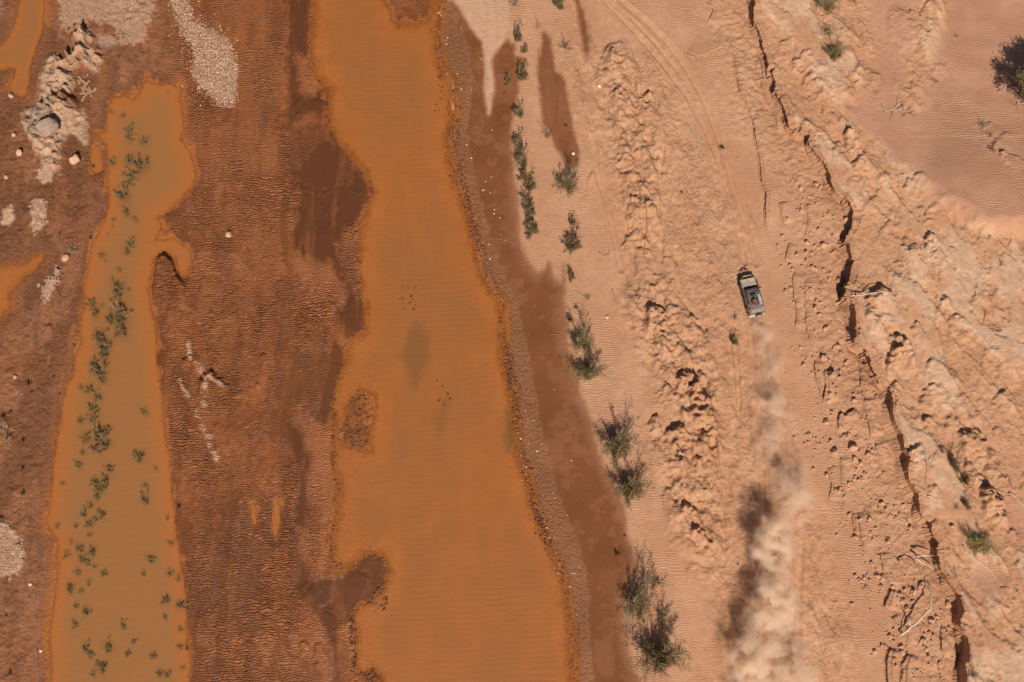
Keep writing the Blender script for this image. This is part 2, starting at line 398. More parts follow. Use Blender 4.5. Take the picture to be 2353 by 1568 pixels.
nM = fbm(X * 0.15 + 0.5 * nA, Y * 0.085 + 0.4 * nL, 301, 4, 0.55)
film = np.maximum(film, sstep(.12, .34, nM + .18 * nS) * .55)
film = film * (1 - 0.6 * pink)
pink = np.maximum(pink, sstep(.16, .30, -nM + .15 * nS) * .3 * (1 - film))
lbank = isleft * sstep(6, -6, dP) * (FX < 430)                     # dry-ish brown left bank
lbank = lbank * (sstep(345, 325, FX) + sstep(250, 215, FY) * sstep(455, 400, FX)).clip(0, 1)
# ---- heights
Z = zr.copy()
Z += np.where(bank, 0.02, 0.0)
# middle strip of old flood mounds
strip = sstep(0.30, 0.45, U) * sstep(0.80, 0.66, U) * sstep(60, 160, FY)
nD = fbm(X * 2.1 + 0.4 * nB, Y * 2.1 + 0.4 * nA, 140, 3, 0.65)
nR = ridged(ACROSS * 0.75 + 0.3 * nB, ALONG * 0.42 + 0.3 * nA, 160, 3)
nT = fbm(ACROSS2 * 0.42, ALONG2 * 0.13, 201, 4, 0.5)
Z += strip * (0.05 + 0.34 * nF + 0.08 * nB + 0.04 * nD + 0.03 * nC + 0.03 * nR)
for line, wd, hgt in RIDGE:
    idx, d, side, t = lined(line, wd * 1.7)
    k = sstep(wd * 1.5, wd * .25, d + EDGE[idx] * 1.4 + 16 * nL[idx]) * sstep(0, .08, t) * sstep(1, .9, t)
    Z[idx] += hgt * k * (.7 + .75 * nB[idx] + .9 * nF[idx] + .22 * nD[idx])
shelf = sstep(0.78, 0.95, U) * sstep(1.02, 0.99, U)
Z += shelf * (0.16 * nF + 0.12 * nB + 0.10 * nD + 0.05 * nC)
top = sstep(0.995, 1.02, U)
dune = np.maximum.reduce([sstep(-25, 25, sdf(p, 120) + 18 * nA) for p in (
    pts("1990 -40 2110 -40 2100 60 2060 140 2050 210 2110 240 2130 180 2200 -60 2360 -60 2500 -60 2500 560 2353 535 2250 525 2150 470 2100 400 2030 330 1960 280 1930 240 1990 200 2030 100"),
    pts("2290 1140 2360 1150 2360 1260 2330 1250 2300 1200"), pts("2250 1290 2290 1330 2280 1370 2240 1330"))])
slab = top * (1 - dune)
terr = sstep(-.015, .025, nT + .05 * nB) + .8 * sstep(.12, .15, nT + .05 * nC) + .8 * sstep(-.16, -.13, nT + .05 * nB)
flat_ = sstep(.0, .05, nT + .05 * nB)
Z += slab * (0.19 * terr + 0.20 * nF + (0.06 * nB + 0.035 * nD + 0.02 * nR) * (1 - .6 * flat_) + 0.03 * nC) + top * dune * (0.10 * nA)
Z += np.where(bank, (1 - top) * (1 - strip) * (0.035 * nA + 0.012 * nC), 0)
# left of the river
lm = ~bank
Z = np.where(lm, 0.045 + 0.05 * nA + 0.02 * nB + 0.008 * nC, Z)
Z += np.where(lm, lbank * (0.10 + 0.10 * nB + 0.06 * nD + 0.03 * nC), 0)
Z += mound * (0.42 + 0.30 * nB + 0.10 * nC + 0.1 * nA)
Z += paltop * (0.18 + 0.10 * nB + 0.05 * nC) + fan * (0.06 + 0.03 * nC) + pales * (0.07 + 0.05 * nC)
Z += grey * (0.30 + 0.12 * nC) - greyp * 0.1
Z += lm * (1 - lbank) * (0.05 * sstep(-.01, .02, nM + .06 * nB) + .04 * sstep(.14, .16, -nM + .06 * nB))
Z -= film * lm * 0.03
Z += pink * lm * 0.03
Z -= damp * np.where(bank, 0.05, 0)


Z += top * dune * 1.7 * sstep(180, 520, FY) * sstep(575, 525, FY + 20 * nA) * sstep(2020, 2200, FX)


def add_noses(Z):
    rr = random.Random(9)
    for fx, fy, hw, L, turn, h in NOSES:
        h = h * (1.35 if fx > 1880 else 1.0) * (rr.uniform(.45, .95) if h < .42 else rr.uniform(.85, 1.1))
        hw = hw * rr.uniform(.8, 1.15)
        L = L * rr.uniform(.9, 1.4)
        sk = rr.uniform(-.7, .7)
        kd = rr.uniform(.7, 1.5)
        pad = L + hw * 1.3
        idx = np.nonzero((FX > fx - pad) & (FX < fx + pad) & (FY > fy - hw) & (FY < fy + pad))[0]
        if not len(idx):
            continue
        c, s = math.cos(R(turn)), math.sin(R(turn))
        x = FX[idx] - fx + EDGE[idx] * 0.9 * kd + 9 * nL[idx] * kd
        y = FY[idx] - fy + EDGE[idx] * 0.9 * kd + sk * (FX[idx] - fx) - 9 * nL[idx] * kd
        u = y * c + x * s
        v = (x * c - y * s) / hw
        un = (u - hw) / hw
        wid = 1 + 0.5 * np.clip(u / L, 0, 1)
        d = np.where(un < 0, np.sqrt(v * v + un * un), np.abs(v) / wid)
        body = sstep(1.05, 0.72, d) * np.clip(1 - np.maximum(u, 0) / L, 0, 1)
        scour = np.exp(-((d - 1.22) / 0.20) ** 2) * sstep(0.9, -0.3, u / L)
        Z[idx] += 0.9 * h * body * (1 + 0.9 * nB[idx] + 0.5 * nC[idx]) - 0.15 * h * scour
    return Z


Z = add_noses(Z)
# the scarp's broken brink and the low steps below it
idx, d, side, t = lined(SCARP, 40)
sd = d * side / 22.0 + 0.04 * nC[idx]
xc_ = np.interp(FY[idx], _scp[_o, 1], _scp[_o, 0])
base = np.where(U[idx] > 1, zr[idx] - 0.95, zr[idx])
hh = np.interp(FY[idx], [-500, 100, 250, 330, 420, 535, 545, 690, 760, 900, 1060, 1180, 1300, 1420, 1460, 2200],
               [1.1, 1.2, 1.2, 1.1, 1.2, .8, 1.7, 1.7, 1.5, 1.4, 1.4, 1.45, 1.45, 1.4, 1.7, 1.7])
hi = sstep(0.06, 0.42, sd)
Z[idx] += (base + hi * 0.95) - zr[idx]
# deeper scoop at the foot where the wall is higher, sand ramp out from it
foot = np.exp(-np.maximum(-sd, 0) / 0.55) * (1 - hi)
Z[idx] -= foot * np.clip(hh - 0.80, -0.35, 0.8) + 0.0
Z[idx] += hi * 0.10 * np.exp(-np.maximum(sd, 0) / 0.5)
for line, h in STEPS:
    idx, d, side, t = lined(line, 40)
    sd = d * side / 22.0 - 0.06
    h = h * 1.5
    end = sstep(0, 0.1, t) * sstep(1, 0.9, t)
    up = sstep(-0.05, 0.20, sd) * np.exp(-np.maximum(sd, 0) / 0.9)
    dn = np.exp(-np.maximum(-sd, 0) / 0.16) * sstep(0.06, -0.05, sd)
    Z[idx] += end * (h * up - 0.7 * h * dn)
rut = np.zeros_like(Z)
for line, dep, wd in RUTS:
    idx, d, side, t = lined(line, 40)
    g = np.exp(-(d / wd) ** 2)
    dep = dep * 2.1
    Z[idx] += -dep * g + 0.55 * dep * np.exp(-((d - wd * 1.7) / (wd * 0.6)) ** 2)
    rut[idx] = np.maximum(rut[idx], np.exp(-(d / (wd * 1.8)) ** 2))
for line, dep, wd in GULLY:
    idx, d, side, t = lined(line, 60)
    d = d + EDGE[idx] * 0.4
    Z[idx] -= dep * np.exp(-(d / wd) ** 2) * sstep(0, .1, t) * sstep(1, .9, t)
pridge = np.zeros_like(Z)
for line in PALERIDGE:
    idx, d, side, t = lined(line, 50)
    d = d + EDGE[idx] * 0.8
    pridge[idx] = np.maximum(pridge[idx], sstep(9, 2, d + 9 * nL[idx]) * sstep(-.35, .1, nC[idx] + nL[idx]))
    Z[idx] += 0.11 * np.exp(-(d / 10) ** 2) * (0.7 + nB[idx])
# a curved bluff round the hook of the pool, edges of the mud bars
for line, h in ((pts("372 584 390 584 405 604 412 625 422 645"), -0.35), (pts("440 700 452 760 470 800 490 840"), .2), (pts("455 585 500 578 545 590 590 650 640 690 690 735"), .10),
                (pts("1052 200 1060 260 1050 320 1062 400"), .05), (pts("735 1180 735 1250 728 1300 740 1345"), .08)):
    idx, d, side, t = lined(line, 40)
    sd = d * side / 22.0 + 0.05 * nC[idx]
    Z[idx] += abs(h) * sstep(-0.05, 0.08, sd if h > 0 else -sd) * np.exp(-np.abs(sd) / 0.9)
# water beds: shores dip through the water plane at z = 0
shal = sstep(60, 0, FX - np.interp(FY, [-500, 200, 350, 480, 800, 1000, 1200, 1290, 1400, 1568, 2200], [712, 740, 800, 850, 800, 770, 775, 880, 860, 850, 900]))   # left shallows
pitz = np.clip(shal * sstep(600, 800, FY), 0, 1)
dep = np.where(dRi > 0, 0.30 * sstep(0, 110, dRi) * (0.5 + 0.5 * sstep(0, 60, xs_ - FX)) * (1 - 0.6 * shal) + 0.012 + 0.012 * nB + pitz * 0.012 * nC, 0)
dep = np.where(dRi > 0, dep + sstep(4, 40, dRi) * 0.045, dep)
deep = np.maximum(0.45 * sstep(0, 80, dP) + 0.04 * sstep(0, 16, dP), np.maximum(0.35 * sstep(0, 30, dPT), np.maximum(0.10 * sstep(0, 40, dPM), 0.07 * sstep(0, 10, dPS))))
dep = np.maximum(dep, deep + np.where(deep > 0, 0.012 + 0.01 * nB, 0))
wet0 = sstep(-3, 3, dW)
Zland = np.maximum(Z, 0.012 + 0.012 * nB) if False else Z
near = sstep(-26 - 34 * lbank, 0, dW)
spit = sstep(-5, 6, sdf(pts('358 594 380 587 396 596 410 622 424 660 432 740 420 800 385 790 366 750 352 690 352 640')) + EDGE * .6)
Z += spit * (.30 + .14 * nB + .08 * nD) * sstep(820, 600, FY)
near = near * (1 - spit * sstep(-3, -9, dW))
land = Z * (1 - near) + near * np.minimum(Z, 0.035 + 0.03 * nB)
Z = land * (1 - wet0) + wet0 * (-dep)
Z = Z.astype(np.float32)
damp = damp * (1 - sstep(0.5, 1.0, strip))
wetline = sstep(-26, -2, dW + 6 * nS) * (dW < 4) * np.where(FX > xs_ - 40, .4, 1.0)

# ---- attribute sets
rough = np.clip(strip * 0.9 + shelf * 0.8 + slab * (0.75 - .4 * flat_) + lbank * 0.9 + marg * 1.0 + moundp * 0.7, 0, 1) * (1 - np.clip(rut * 1.2, 0, 1))
patch = sstep(-0.1, 0.35, nA + 0.3 * nF)
windr = np.where(bank, (1 - strip * 0.85) * (1 - slab * (0.95 - 0.55 * patch)) * (1 - shelf * 0.6), 0) * (1 - np.clip(rut * 1.3, 0, 1))
windr = windr * (1 - .7 * damp)
windr = windr * np.where(bank, 1 - 0.9 * sstep(0.10, 0.0, U), 0) * (1 - marg)
filmp = film.copy()
film = np.maximum(film, .7 * wetline * (1 - pink))
_wl = 10 + 62 * sstep(700, 820, FY) * sstep(690, 760, FX) * (FX < 900) + 30 * sstep(390, 425, FX) * sstep(470, 400, FX) * sstep(480, 380, FY) + 14 * sstep(200, 150, FX)
silt = sstep(-1.0, .15, (dW + 14 * nL + 7 * nS + 3 * nC) / _wl) * (~bank)
silt = np.maximum(silt, sstep(-16, 4, dRi + 6 * nL) * bank * .8)
silt = silt * (1 - .92 * np.clip(filmp * 1.3, 0, 1))
film = film * (1 - .7 * silt * (FX > 690))
netr = np.where(lm, 1.0, 0.0) * (1 - lbank * 0.85) * (1 - film) * (.45 + .55 * sstep(-.25, .1, fbm(X * .3, Y * .2, 333, 3))) * (1 - mound) * (1 - paltop) * (1 - fan)
pale = np.clip(np.maximum.reduce([fan * 0.32, paltop * 0.58 * sstep(-.5, .2, nA + .4 * nB + .3), moundp * 0.8 * sstep(-.6, .1, nB + .5 * nA + .15), pales, pridge * 0.7, greyp * 0.4,
                                  slab * flat_ * sstep(-.35, .1, nA + .3 * nB) * 0.75]), 0, 1)
drytop = np.clip(sstep(-6, 4, sdf(pts("1046 -400 1046 0 1069 38 1094 80 1108 95 1112 125 1116 170 1113 200 1118 235 1123 262 1128 240 1132 205 1133 185 1128 160 1131 130 1140 115 1153 100 1165 60 1170 0 1170 -400")) + EDGE) * 0.55, 0, 1)
pale = np.maximum(pale, drytop)
crack = np.clip(paltop * 0.8 + fan * 0.9 + pales + moundp * 0.5 + sstep(0.05, .3, nA) * lbank * 0.5, 0, 1)
lbmud = lbank * np.clip(0.85 - 0.9 * nA, 0.3, 1)
# redder strip just by the waterline
lumpy = np.clip(sstep(-70, -5, dRi) * (dRi < 0) * (FX > xs_ - 40) + sstep(90, 0, dRi) * (dRi > 0) * (shal + 0.0), 0, 1)


def smoothdepth():
    return np.clip(-Z, 0, 1)


DEPTH = smoothdepth()
STAIN = np.zeros_like(Z)
for p, a, sf in STAINS:
    STAIN = np.maximum(STAIN, a * sstep(-sf, sf, sdf(p) + EDGE * 1.5 + 12 * nS))
ZG = Z.reshape(NY, NX)


def gz(x, y):
    i = int(np.clip(np.searchsorted(GX, x) - 1, 0, NX - 2))
    j = int(np.clip(np.searchsorted(GY, y) - 1, 0, NY - 2))
    u = (x - GX[i]) / (GX[i + 1] - GX[i])
    v = (y - GY[j]) / (GY[j + 1] - GY[j])
    a = ZG[j, i] * (1 - u) + ZG[j, i + 1] * u
    b = ZG[j + 1, i] * (1 - u) + ZG[j + 1, i + 1] * u
    return float(a * (1 - v) + b * v)


def on_ground(fx, fy, lift=0.0, floor=None):
    p = at(fx, fy, 0.5)
    for _ in range(4):
        z = gz(p.x, p.y)
        if floor is not None:
            z = max(z, floor)
        p = at(fx, fy, z)
    p.z += lift
    return p


def grid_mesh(name, xs, ys, z, keep=None):
    nx, ny = len(xs), len(ys)
    me = bpy.data.meshes.new(name)
    xx, yy = np.meshgrid(xs, ys)
    co = np.stack([xx.ravel(), yy.ravel(), z.ravel()], 1).astype(np.float32)
    i = (np.arange(ny - 1)[:, None] * nx + np.arange(nx - 1)[None, :]).ravel()
    if keep is not None:
        i = i[keep.ravel()]
    q = np.stack([i, i + 1, i + nx + 1, i + nx], 1)
    used = None
    if keep is not None:
        used = np.unique(q)
        remap = np.zeros(nx * ny, dtype=np.int64)
        remap[used] = np.arange(len(used))
        q = remap[q]
        co = co[used]
    me.vertices.add(len(co))
    me.vertices.foreach_set('co', co.ravel())
    me.loops.add(q.size)
    me.loops.foreach_set('vertex_index', q.ravel().astype(np.int32))
    me.polygons.add(len(q))
    me.polygons.foreach_set('loop_start', np.arange(0, q.size, 4, dtype=np.int32))
    me.polygons.foreach_set('loop_total', np.full(len(q), 4, dtype=np.int32))
    me.polygons.foreach_set('use_smooth', np.ones(len(q), dtype=bool))
    me.update()
    return me, used


def attr4(me, name, arrs, used=None):
    a = me.attributes.new(name, 'FLOAT_COLOR', 'POINT')
    d = np.stack([np.broadcast_to(q, FX.shape) for q in arrs], 1).astype(np.float32)
    if used is not None:
        d = d[used]
    a.data.foreach_set('color', np.ascontiguousarray(d).ravel())


# ------------------------------------------------------------------ node helpers
class NT:
    def __init__(self, name):
        self.m = bpy.data.materials.new(name)
        self.m.use_nodes = True
        self.t = self.m.node_tree
        self.t.nodes.clear()
        self.out = self.n('ShaderNodeOutputMaterial')

    def n(self, typ, **kw):
        q = self.t.nodes.new(typ)
        for k, v in kw.items():
            setattr(q, k, v)
        return q

    def l(self, a, b):
        self.t.links.new(a, b)

    def put(self, sock, v):
        if hasattr(v, 'is_linked') or hasattr(v, 'links'):
            self.l(v, sock)
        else:
            if isinstance(v, (tuple, list)) and len(v) == 3 and sock.type == 'RGBA':
                v = (*v, 1)
            sock.default_value = v

    def math(self, op, a, b=None, c=None, clamp=False):
        q = self.n('ShaderNodeMath', operation=op)
        q.use_clamp = clamp
        self.put(q.inputs[0], a)
        if b is not None:
            self.put(q.inputs[1], b)
        if c is not None:
            self.put(q.inputs[2], c)
        return q.outputs[0]

    def mix(self, f, a, b, typ='MIX'):
        q = self.n('ShaderNodeMix', data_type='RGBA', blend_type=typ)
        q.clamp_factor = True
        self.put(q.inputs[0], f)
        self.put(q.inputs[6], a)
        self.put(q.inputs[7], b)
        return q.outputs[2]

    def mixf(self, f, a, b):
        q = self.n('ShaderNodeMix', data_type='FLOAT')
        self.put(q.inputs[0], f)
        self.put(q.inputs[2], a)
        self.put(q.inputs[3], b)
        return q.outputs[0]

    def noise(self, scale, detail=3, rough=0.5, vec=None, dist=0.0):
        q = self.n('ShaderNodeTexNoise')
        q.inputs['Scale'].default_value = scale
        q.inputs['Detail'].default_value = detail
        q.inputs['Roughness'].default_value = rough
        q.inputs['Distortion'].default_value = dist
        if vec is not None:
            self.l(vec, q.inputs['Vector'])
        return q.outputs[0]

    def ramp(self, v, a, b, lo=0.0, hi=1.0):
        q = self.n('ShaderNodeMapRange')
        self.put(q.inputs[0], v)
        for i, k in enumerate((a, b, lo, hi)):
            q.inputs[1 + i].default_value = k
        return q.outputs[0]

    def attr(self, name):
        q = self.n('ShaderNodeAttribute', attribute_name=name)
        s = self.n('ShaderNodeSeparateColor')
        self.l(q.outputs['Color'], s.inputs[0])
        return s.outputs[0], s.outputs[1], s.outputs[2], q.outputs['Alpha']

    def bump(self, h, dist, strength=1.0, normal=None):
        q = self.n('ShaderNodeBump')
        self.put(q.inputs['Strength'], strength)
        self.put(q.inputs['Distance'], dist)
        self.l(h, q.inputs['Height'])
        if normal is not None:
            self.l(normal, q.inputs['Normal'])
        return q.outputs[0]

    def bsdf(self, color, rough=0.8, normal=None, spec=0.5, **kw):
        q = self.n('ShaderNodeBsdfPrincipled')
        self.put(q.inputs['Base Color'], color)
        self.put(q.inputs['Roughness'], rough)
        self.put(q.inputs['Specular IOR Level'], spec)
        if normal is not None:
            self.l(normal, q.inputs['Normal'])
        for k, v in kw.items():
            self.put(q.inputs[k.replace('_', ' ')], v)
        return q

    def done(self, shader):
        self.l(shader, self.out.inputs[0])
        return self.m


# ------------------------------------------------------------------ ground material: colours of the dry, pale, damp and muddy sands
def ground_material():
    g = NT('river_sand')
    co = g.n('ShaderNodeTexCoord').outputs['Object']
    damp_, pale_, mud_, film_ = g.attr('cover')
    wind_, net_, rough_, crack_ = g.attr('relief')
    dune_, grey_, lb_, pink_ = g.attr('tone')
    n1 = g.noise(0.22, 3, 0.5, co)
    n2 = g.noise(1.6, 4, 0.55, co)
    n3 = g.noise(9.0, 3, 0.6, co)
    silt_ = g.attr('silt')[0]
    mps = g.n('ShaderNodeMapping')
    g.l(co, mps.inputs['Vector'])
    mps.inputs['Scale'].default_value = (.62, .13, 1)
    dry = g.mix(g.ramp(n1, .35, .65), (.42, .214, .118), (.475, .262, .150))
    dry = g.mix(g.ramp(n2, .40, .68, 0, .55), dry, (.335, .162, .086))
    dry = g.mix(dune_, dry, g.mix(g.ramp(n1, .4, .62), (.355, .178, .108), (.41, .215, .135)))
    palec = g.mix(g.ramp(n2, .35, .65), (.52, .335, .222), (.44, .265, .168))
    pf = g.math('MULTIPLY', pale_, g.ramp(n3, .25, .55, .75, 1.15), clamp=True)
    mudc = g.mix(g.ramp(n1, .38, .62), (.178, .053, .0155), (.232, .075, .0220))
    mudc = g.mix(g.ramp(n2, .42, .66, 0, .6), mudc, (.110, .035, .012))
    lbc = g.mix(g.ramp(n2, .35, .65), (.185, .070, .031), (.25, .104, .052))
    mudc = g.mix(lb_, mudc, lbc)
    mudc = g.mix(film_, mudc, (.082, .0275, .0105))
    mudc = g.mix(pink_, mudc, (.255, .088, .034))
    rill = g.noise(1.0, 4, .62, mps.outputs[0], .3)
    mudc = g.mix(g.ramp(rill, .50, .66, 0, .5), mudc, (.095, .030, .0105))
    mudc = g.mix(g.ramp(rill, .46, .34, 0, .35), mudc, (.27, .092, .028))
    mudc = g.mix(silt_, mudc, (.285, .092, .0235))
    dampc = g.mix(g.ramp(n1, .35, .62), (.135, .044, .0150), (.170, .059, .0210))
    base = g.mix(mud_, dry, mudc)
    base = g.mix(g.math('MULTIPLY', damp_, g.math('SUBTRACT', 1.0, g.math('MULTIPLY', mud_, .6))), base, dampc)
    base = g.mix(pf, base, palec)
    base = g.mix(grey_, base, g.mix(g.ramp(n2, .4, .6), (.24, .165, .125), (.33, .22, .16)))
    base = g.mix(g.math('MULTIPLY', rough_, g.ramp(n3, .5, .72, 0, .4)), base, g.mix(.6, base, (.52, .325, .20)))
    grit = g.noise(38.0, 2, .6, co)
    base = g.mix(g.ramp(grit, .3, .7, .18, 0), base, (.16, .07, .035))
    # relief
    mp = g.n('ShaderNodeMapping')
    g.l(co, mp.inputs['Vector'])
    mp.inputs['Scale'].default_value = (.55, 1.0, 1.0)
    mp.inputs['Rotation'].default_value = (0, 0, R(8))
    warp = g.n('ShaderNodeTexNoise')
    warp.inputs['Scale'].default_value = 0.55
    warp.inputs['Detail'].default_value = 3
    g.l(co, warp.inputs['Vector'])
    wv = g.n('ShaderNodeVectorMath', operation='MULTIPLY_ADD')
    g.l(warp.outputs['Color'], wv.inputs[0])
    wv.inputs[1].default_value = (1.2, 1.2, 0)
    g.l(mp.outputs[0], wv.inputs[2])
    wave = g.n('ShaderNodeTexWave', wave_type='BANDS', bands_direction='Y', wave_profile='SIN')
    g.l(wv.outputs[0], wave.inputs['Vector'])
    wave.inputs['Scale'].default_value = 1.25
    wave.inputs['Distortion'].default_value = 3.4
    wave.inputs['Detail'].default_value = 2
    wave.inputs['Detail Scale'].default_value = 1.2
    # a net of short-crested ripples for the wet flats
    mp2 = g.n('ShaderNodeMapping')
    g.l(co, mp2.inputs['Vector'])
    mp2.inputs['Scale'].default_value = (.95, 1.3, 1.0)
    wv2 = g.n('ShaderNodeVectorMath', operation='MULTIPLY_ADD')
    g.l(warp.outputs['Color'], wv2.inputs[0])
    wv2.inputs[1].default_value = (1.6, 1.6, 0)
    g.l(mp2.outputs[0], wv2.inputs[2])
    netn = g.n('ShaderNodeTexNoise')
    netn.inputs['Scale'].default_value = 2.3
    netn.inputs['Detail'].default_value = 2.5
    netn.inputs['Roughness'].default_value = .5
    g.l(wv2.outputs[0], netn.inputs['Vector'])
    ridge = g.math('ABSOLUTE', g.math('SUBTRACT', netn.outputs[0], .5))
    ridge = g.math('SUBTRACT', 1.0, g.math('MULTIPLY', ridge, 5.0), clamp=True)
    wave2 = g.n('ShaderNodeTexWave', wave_type='BANDS', bands_direction='Y', wave_profile='SIN')
    g.l(wv2.outputs[0], wave2.inputs['Vector'])
    wave2.inputs['Scale'].default_value = 1.05
    wave2.inputs['Distortion'].default_value = 6.0
    wave2.inputs['Detail'].default_value = 2.5
    wave2.inputs['Detail Scale'].default_value = 1.6
    neth = g.math('ADD', g.math('MULTIPLY', ridge, .5), g.math('MULTIPLY', wave2.outputs[1], g.ramp(g.noise(.10, 2, .5, co), .40, .58, .25, .9)))
    neth = g.math('ADD', neth, g.math('MULTIPLY', g.noise(3.4, 2, .55, mp2.outputs[0]), .45))
    vor = g.n('ShaderNodeTexVoronoi', feature='DISTANCE_TO_EDGE')
    vor.inputs['Scale'].default_value = 3.6
    g.l(co, vor.inputs['Vector'])
    cr_ = g.ramp(vor.outputs[0], 0.0, 0.10)
    vor2 = g.n('ShaderNodeTexVoronoi', feature='SMOOTH_F1')
    vor2.inputs['Scale'].default_value = 4.2
    vor2.inputs['Smoothness'].default_value = .5
    g.l(co, vor2.inputs['Vector'])
    clod = g.math('ADD', g.noise(3.2, 4, .62, co), g.math('MULTIPLY', vor2.outputs[0], -.25))
    h = g.math('MULTIPLY', wave.outputs[1], g.math('MULTIPLY', wind_, g.ramp(g.noise(.17, 3, .6, co), .38, .62, .003, .030)))
    h = g.math('ADD', h, g.math('MULTIPLY', neth, g.math('MULTIPLY', net_, g.ramp(g.noise(.12, 3, .6, co), .35, .65, .055, .13))))
    h = g.math('ADD', h, g.math('MULTIPLY', clod, g.math('MULTIPLY', rough_, .17)))
    h = g.math('ADD', h, g.math('MULTIPLY', cr_, g.math('MULTIPLY', crack_, .035)))
    h = g.math('ADD', h, g.math('MULTIPLY', n3, .012))
    h = g.math('ADD', h, g.math('MULTIPLY', grit, .004))
    nor = g.bump(h, 1.0)
    wetf = g.math('MAXIMUM', g.math('MULTIPLY', mud_, g.math('SUBTRACT', 1.0, g.math('MULTIPLY', lb_, .8))), g.math('MULTIPLY', damp_, .35))
    wetf = g.math('MULTIPLY', wetf, g.math('SUBTRACT', 1.0, pf))
    rg = g.mixf(wetf, .95, .44)
    b = g.bsdf(base, rg, nor, g.mixf(wetf, .10, .15))
    return g.done(b.outputs[0])


me, _ = grid_mesh('ground', GX, GY, Z)
attr4(me, 'cover', (damp, pale, mud, film))
attr4(me, 'relief', (windr, netr, rough, crack))
attr4(me, 'silt', (silt, np.zeros_like(Z), np.zeros_like(Z), np.zeros_like(Z)))
attr4(me, 'tone', (np.where(bank, np.clip(top * dune * 1.0 + 0.35 * windr * (1 - top), 0, 1), 0), np.maximum(grey, greyp * .35), lbmud, pink * lm))
ground = bpy.data.objects.new('ground', me)
ground['kind'] = 'structure'
ground['label'] = 'river flats of red mud, damp brown sand and dry rippled sand'
COL.objects.link(ground)
me.materials.append(ground_material())


# ------------------------------------------------------------------ water: one still, silty sheet per water body
def water_material():
    g = NT('silty_water')
    co = g.n('ShaderNodeTexCoord').outputs['Object']
    dep_, calm_, pool_, edge_ = g.attr('depth')
    stain_ = g.attr('stain')[0]
    n1 = g.noise(0.09, 3, .5, co)
    n2 = g.noise(.5, 3, .5, co, .6)
    mp = g.n('ShaderNodeMapping')
    g.l(co, mp.inputs['Vector'])
    mp.inputs['Scale'].default_value = (.42, .11, 1)
    streak = g.noise(1.0, 4, .6, mp.outputs[0], .4)
    riv = g.mix(g.ramp(n1, .35, .65), (.278, .094, .0250), (.235, .090, .0290))
    riv = g.mix(g.ramp(streak, .42, .66, 0, .45), riv, (.205, .083, .0275))
    shl = g.mix(g.ramp(n2, .35, .65), (.325, .106, .0255), (.29, .094, .0225))
    col = g.mix(g.ramp(dep_, .04, .26), shl, riv)
    tone = g.noise(.35, 4, .6, co, .8)
    col = g.mix(g.ramp(tone, .38, .68, 0, .4), col, (.225, .078, .0205))
    col = g.mix(pool_, col, g.mix(g.ramp(dep_, .05, .35), (.305, .100, .0260), (.243, .103, .0340)))
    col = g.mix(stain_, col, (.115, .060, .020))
    mw = g.n('ShaderNodeMapping')
    g.l(co, mw.inputs['Vector'])
    mw.inputs['Scale'].default_value = (.42, 1, 1)
    mw.inputs['Rotation'].default_value = (0, 0, R(-6))
    wave = g.n('ShaderNodeTexWave', wave_type='BANDS', bands_direction='Y', wave_profile='SIN')
    g.l(mw.outputs[0], wave.inputs['Vector'])
    wave.inputs['Scale'].default_value = 0.62
    wave.inputs['Distortion'].default_value = 5.5
    wave.inputs['Detail'].default_value = 2
    wave.inputs['Detail Scale'].default_value = .8
    amp = g.math('MULTIPLY', g.ramp(g.noise(.13, 2, .5, co), .38, .62), calm_)
    pit = g.noise(4.5, 3, .6, co)
    h = g.math('MULTIPLY', wave.outputs[1], g.math('MULTIPLY', amp, .010))
    h = g.math('ADD', h, g.math('MULTIPLY', g.noise(2.2, 3, .5, mw.outputs[0]), .02))
    h = g.math('ADD', h, g.math('MULTIPLY', pit, g.math('MULTIPLY', edge_, .055)))
    nor = g.bump(h, 1.0)
    b = g.bsdf(col, .5, nor, .12)
    b.subsurface_method = 'BURLEY'
    b.inputs['Subsurface Weight'].default_value = 1.0
    b.inputs['Subsurface Radius'].default_value = (1.0, .6, .3)
    b.inputs['Subsurface Scale'].default_value = .16
    tr = g.n('ShaderNodeBsdfTransparent')
    tr.inputs[0].default_value = (1, .90, .78, 1)
    op = g.math('SUBTRACT', 1.0, g.math('POWER', 2.718, g.math('MULTIPLY', dep_, -55.0)))
    mx = g.n('ShaderNodeMixShader')
    g.l(op, mx.inputs[0])
    g.l(tr.outputs[0], mx.inputs[1])
    g.l(b.outputs[0], mx.inputs[2])
    return g.done(mx.outputs[0])


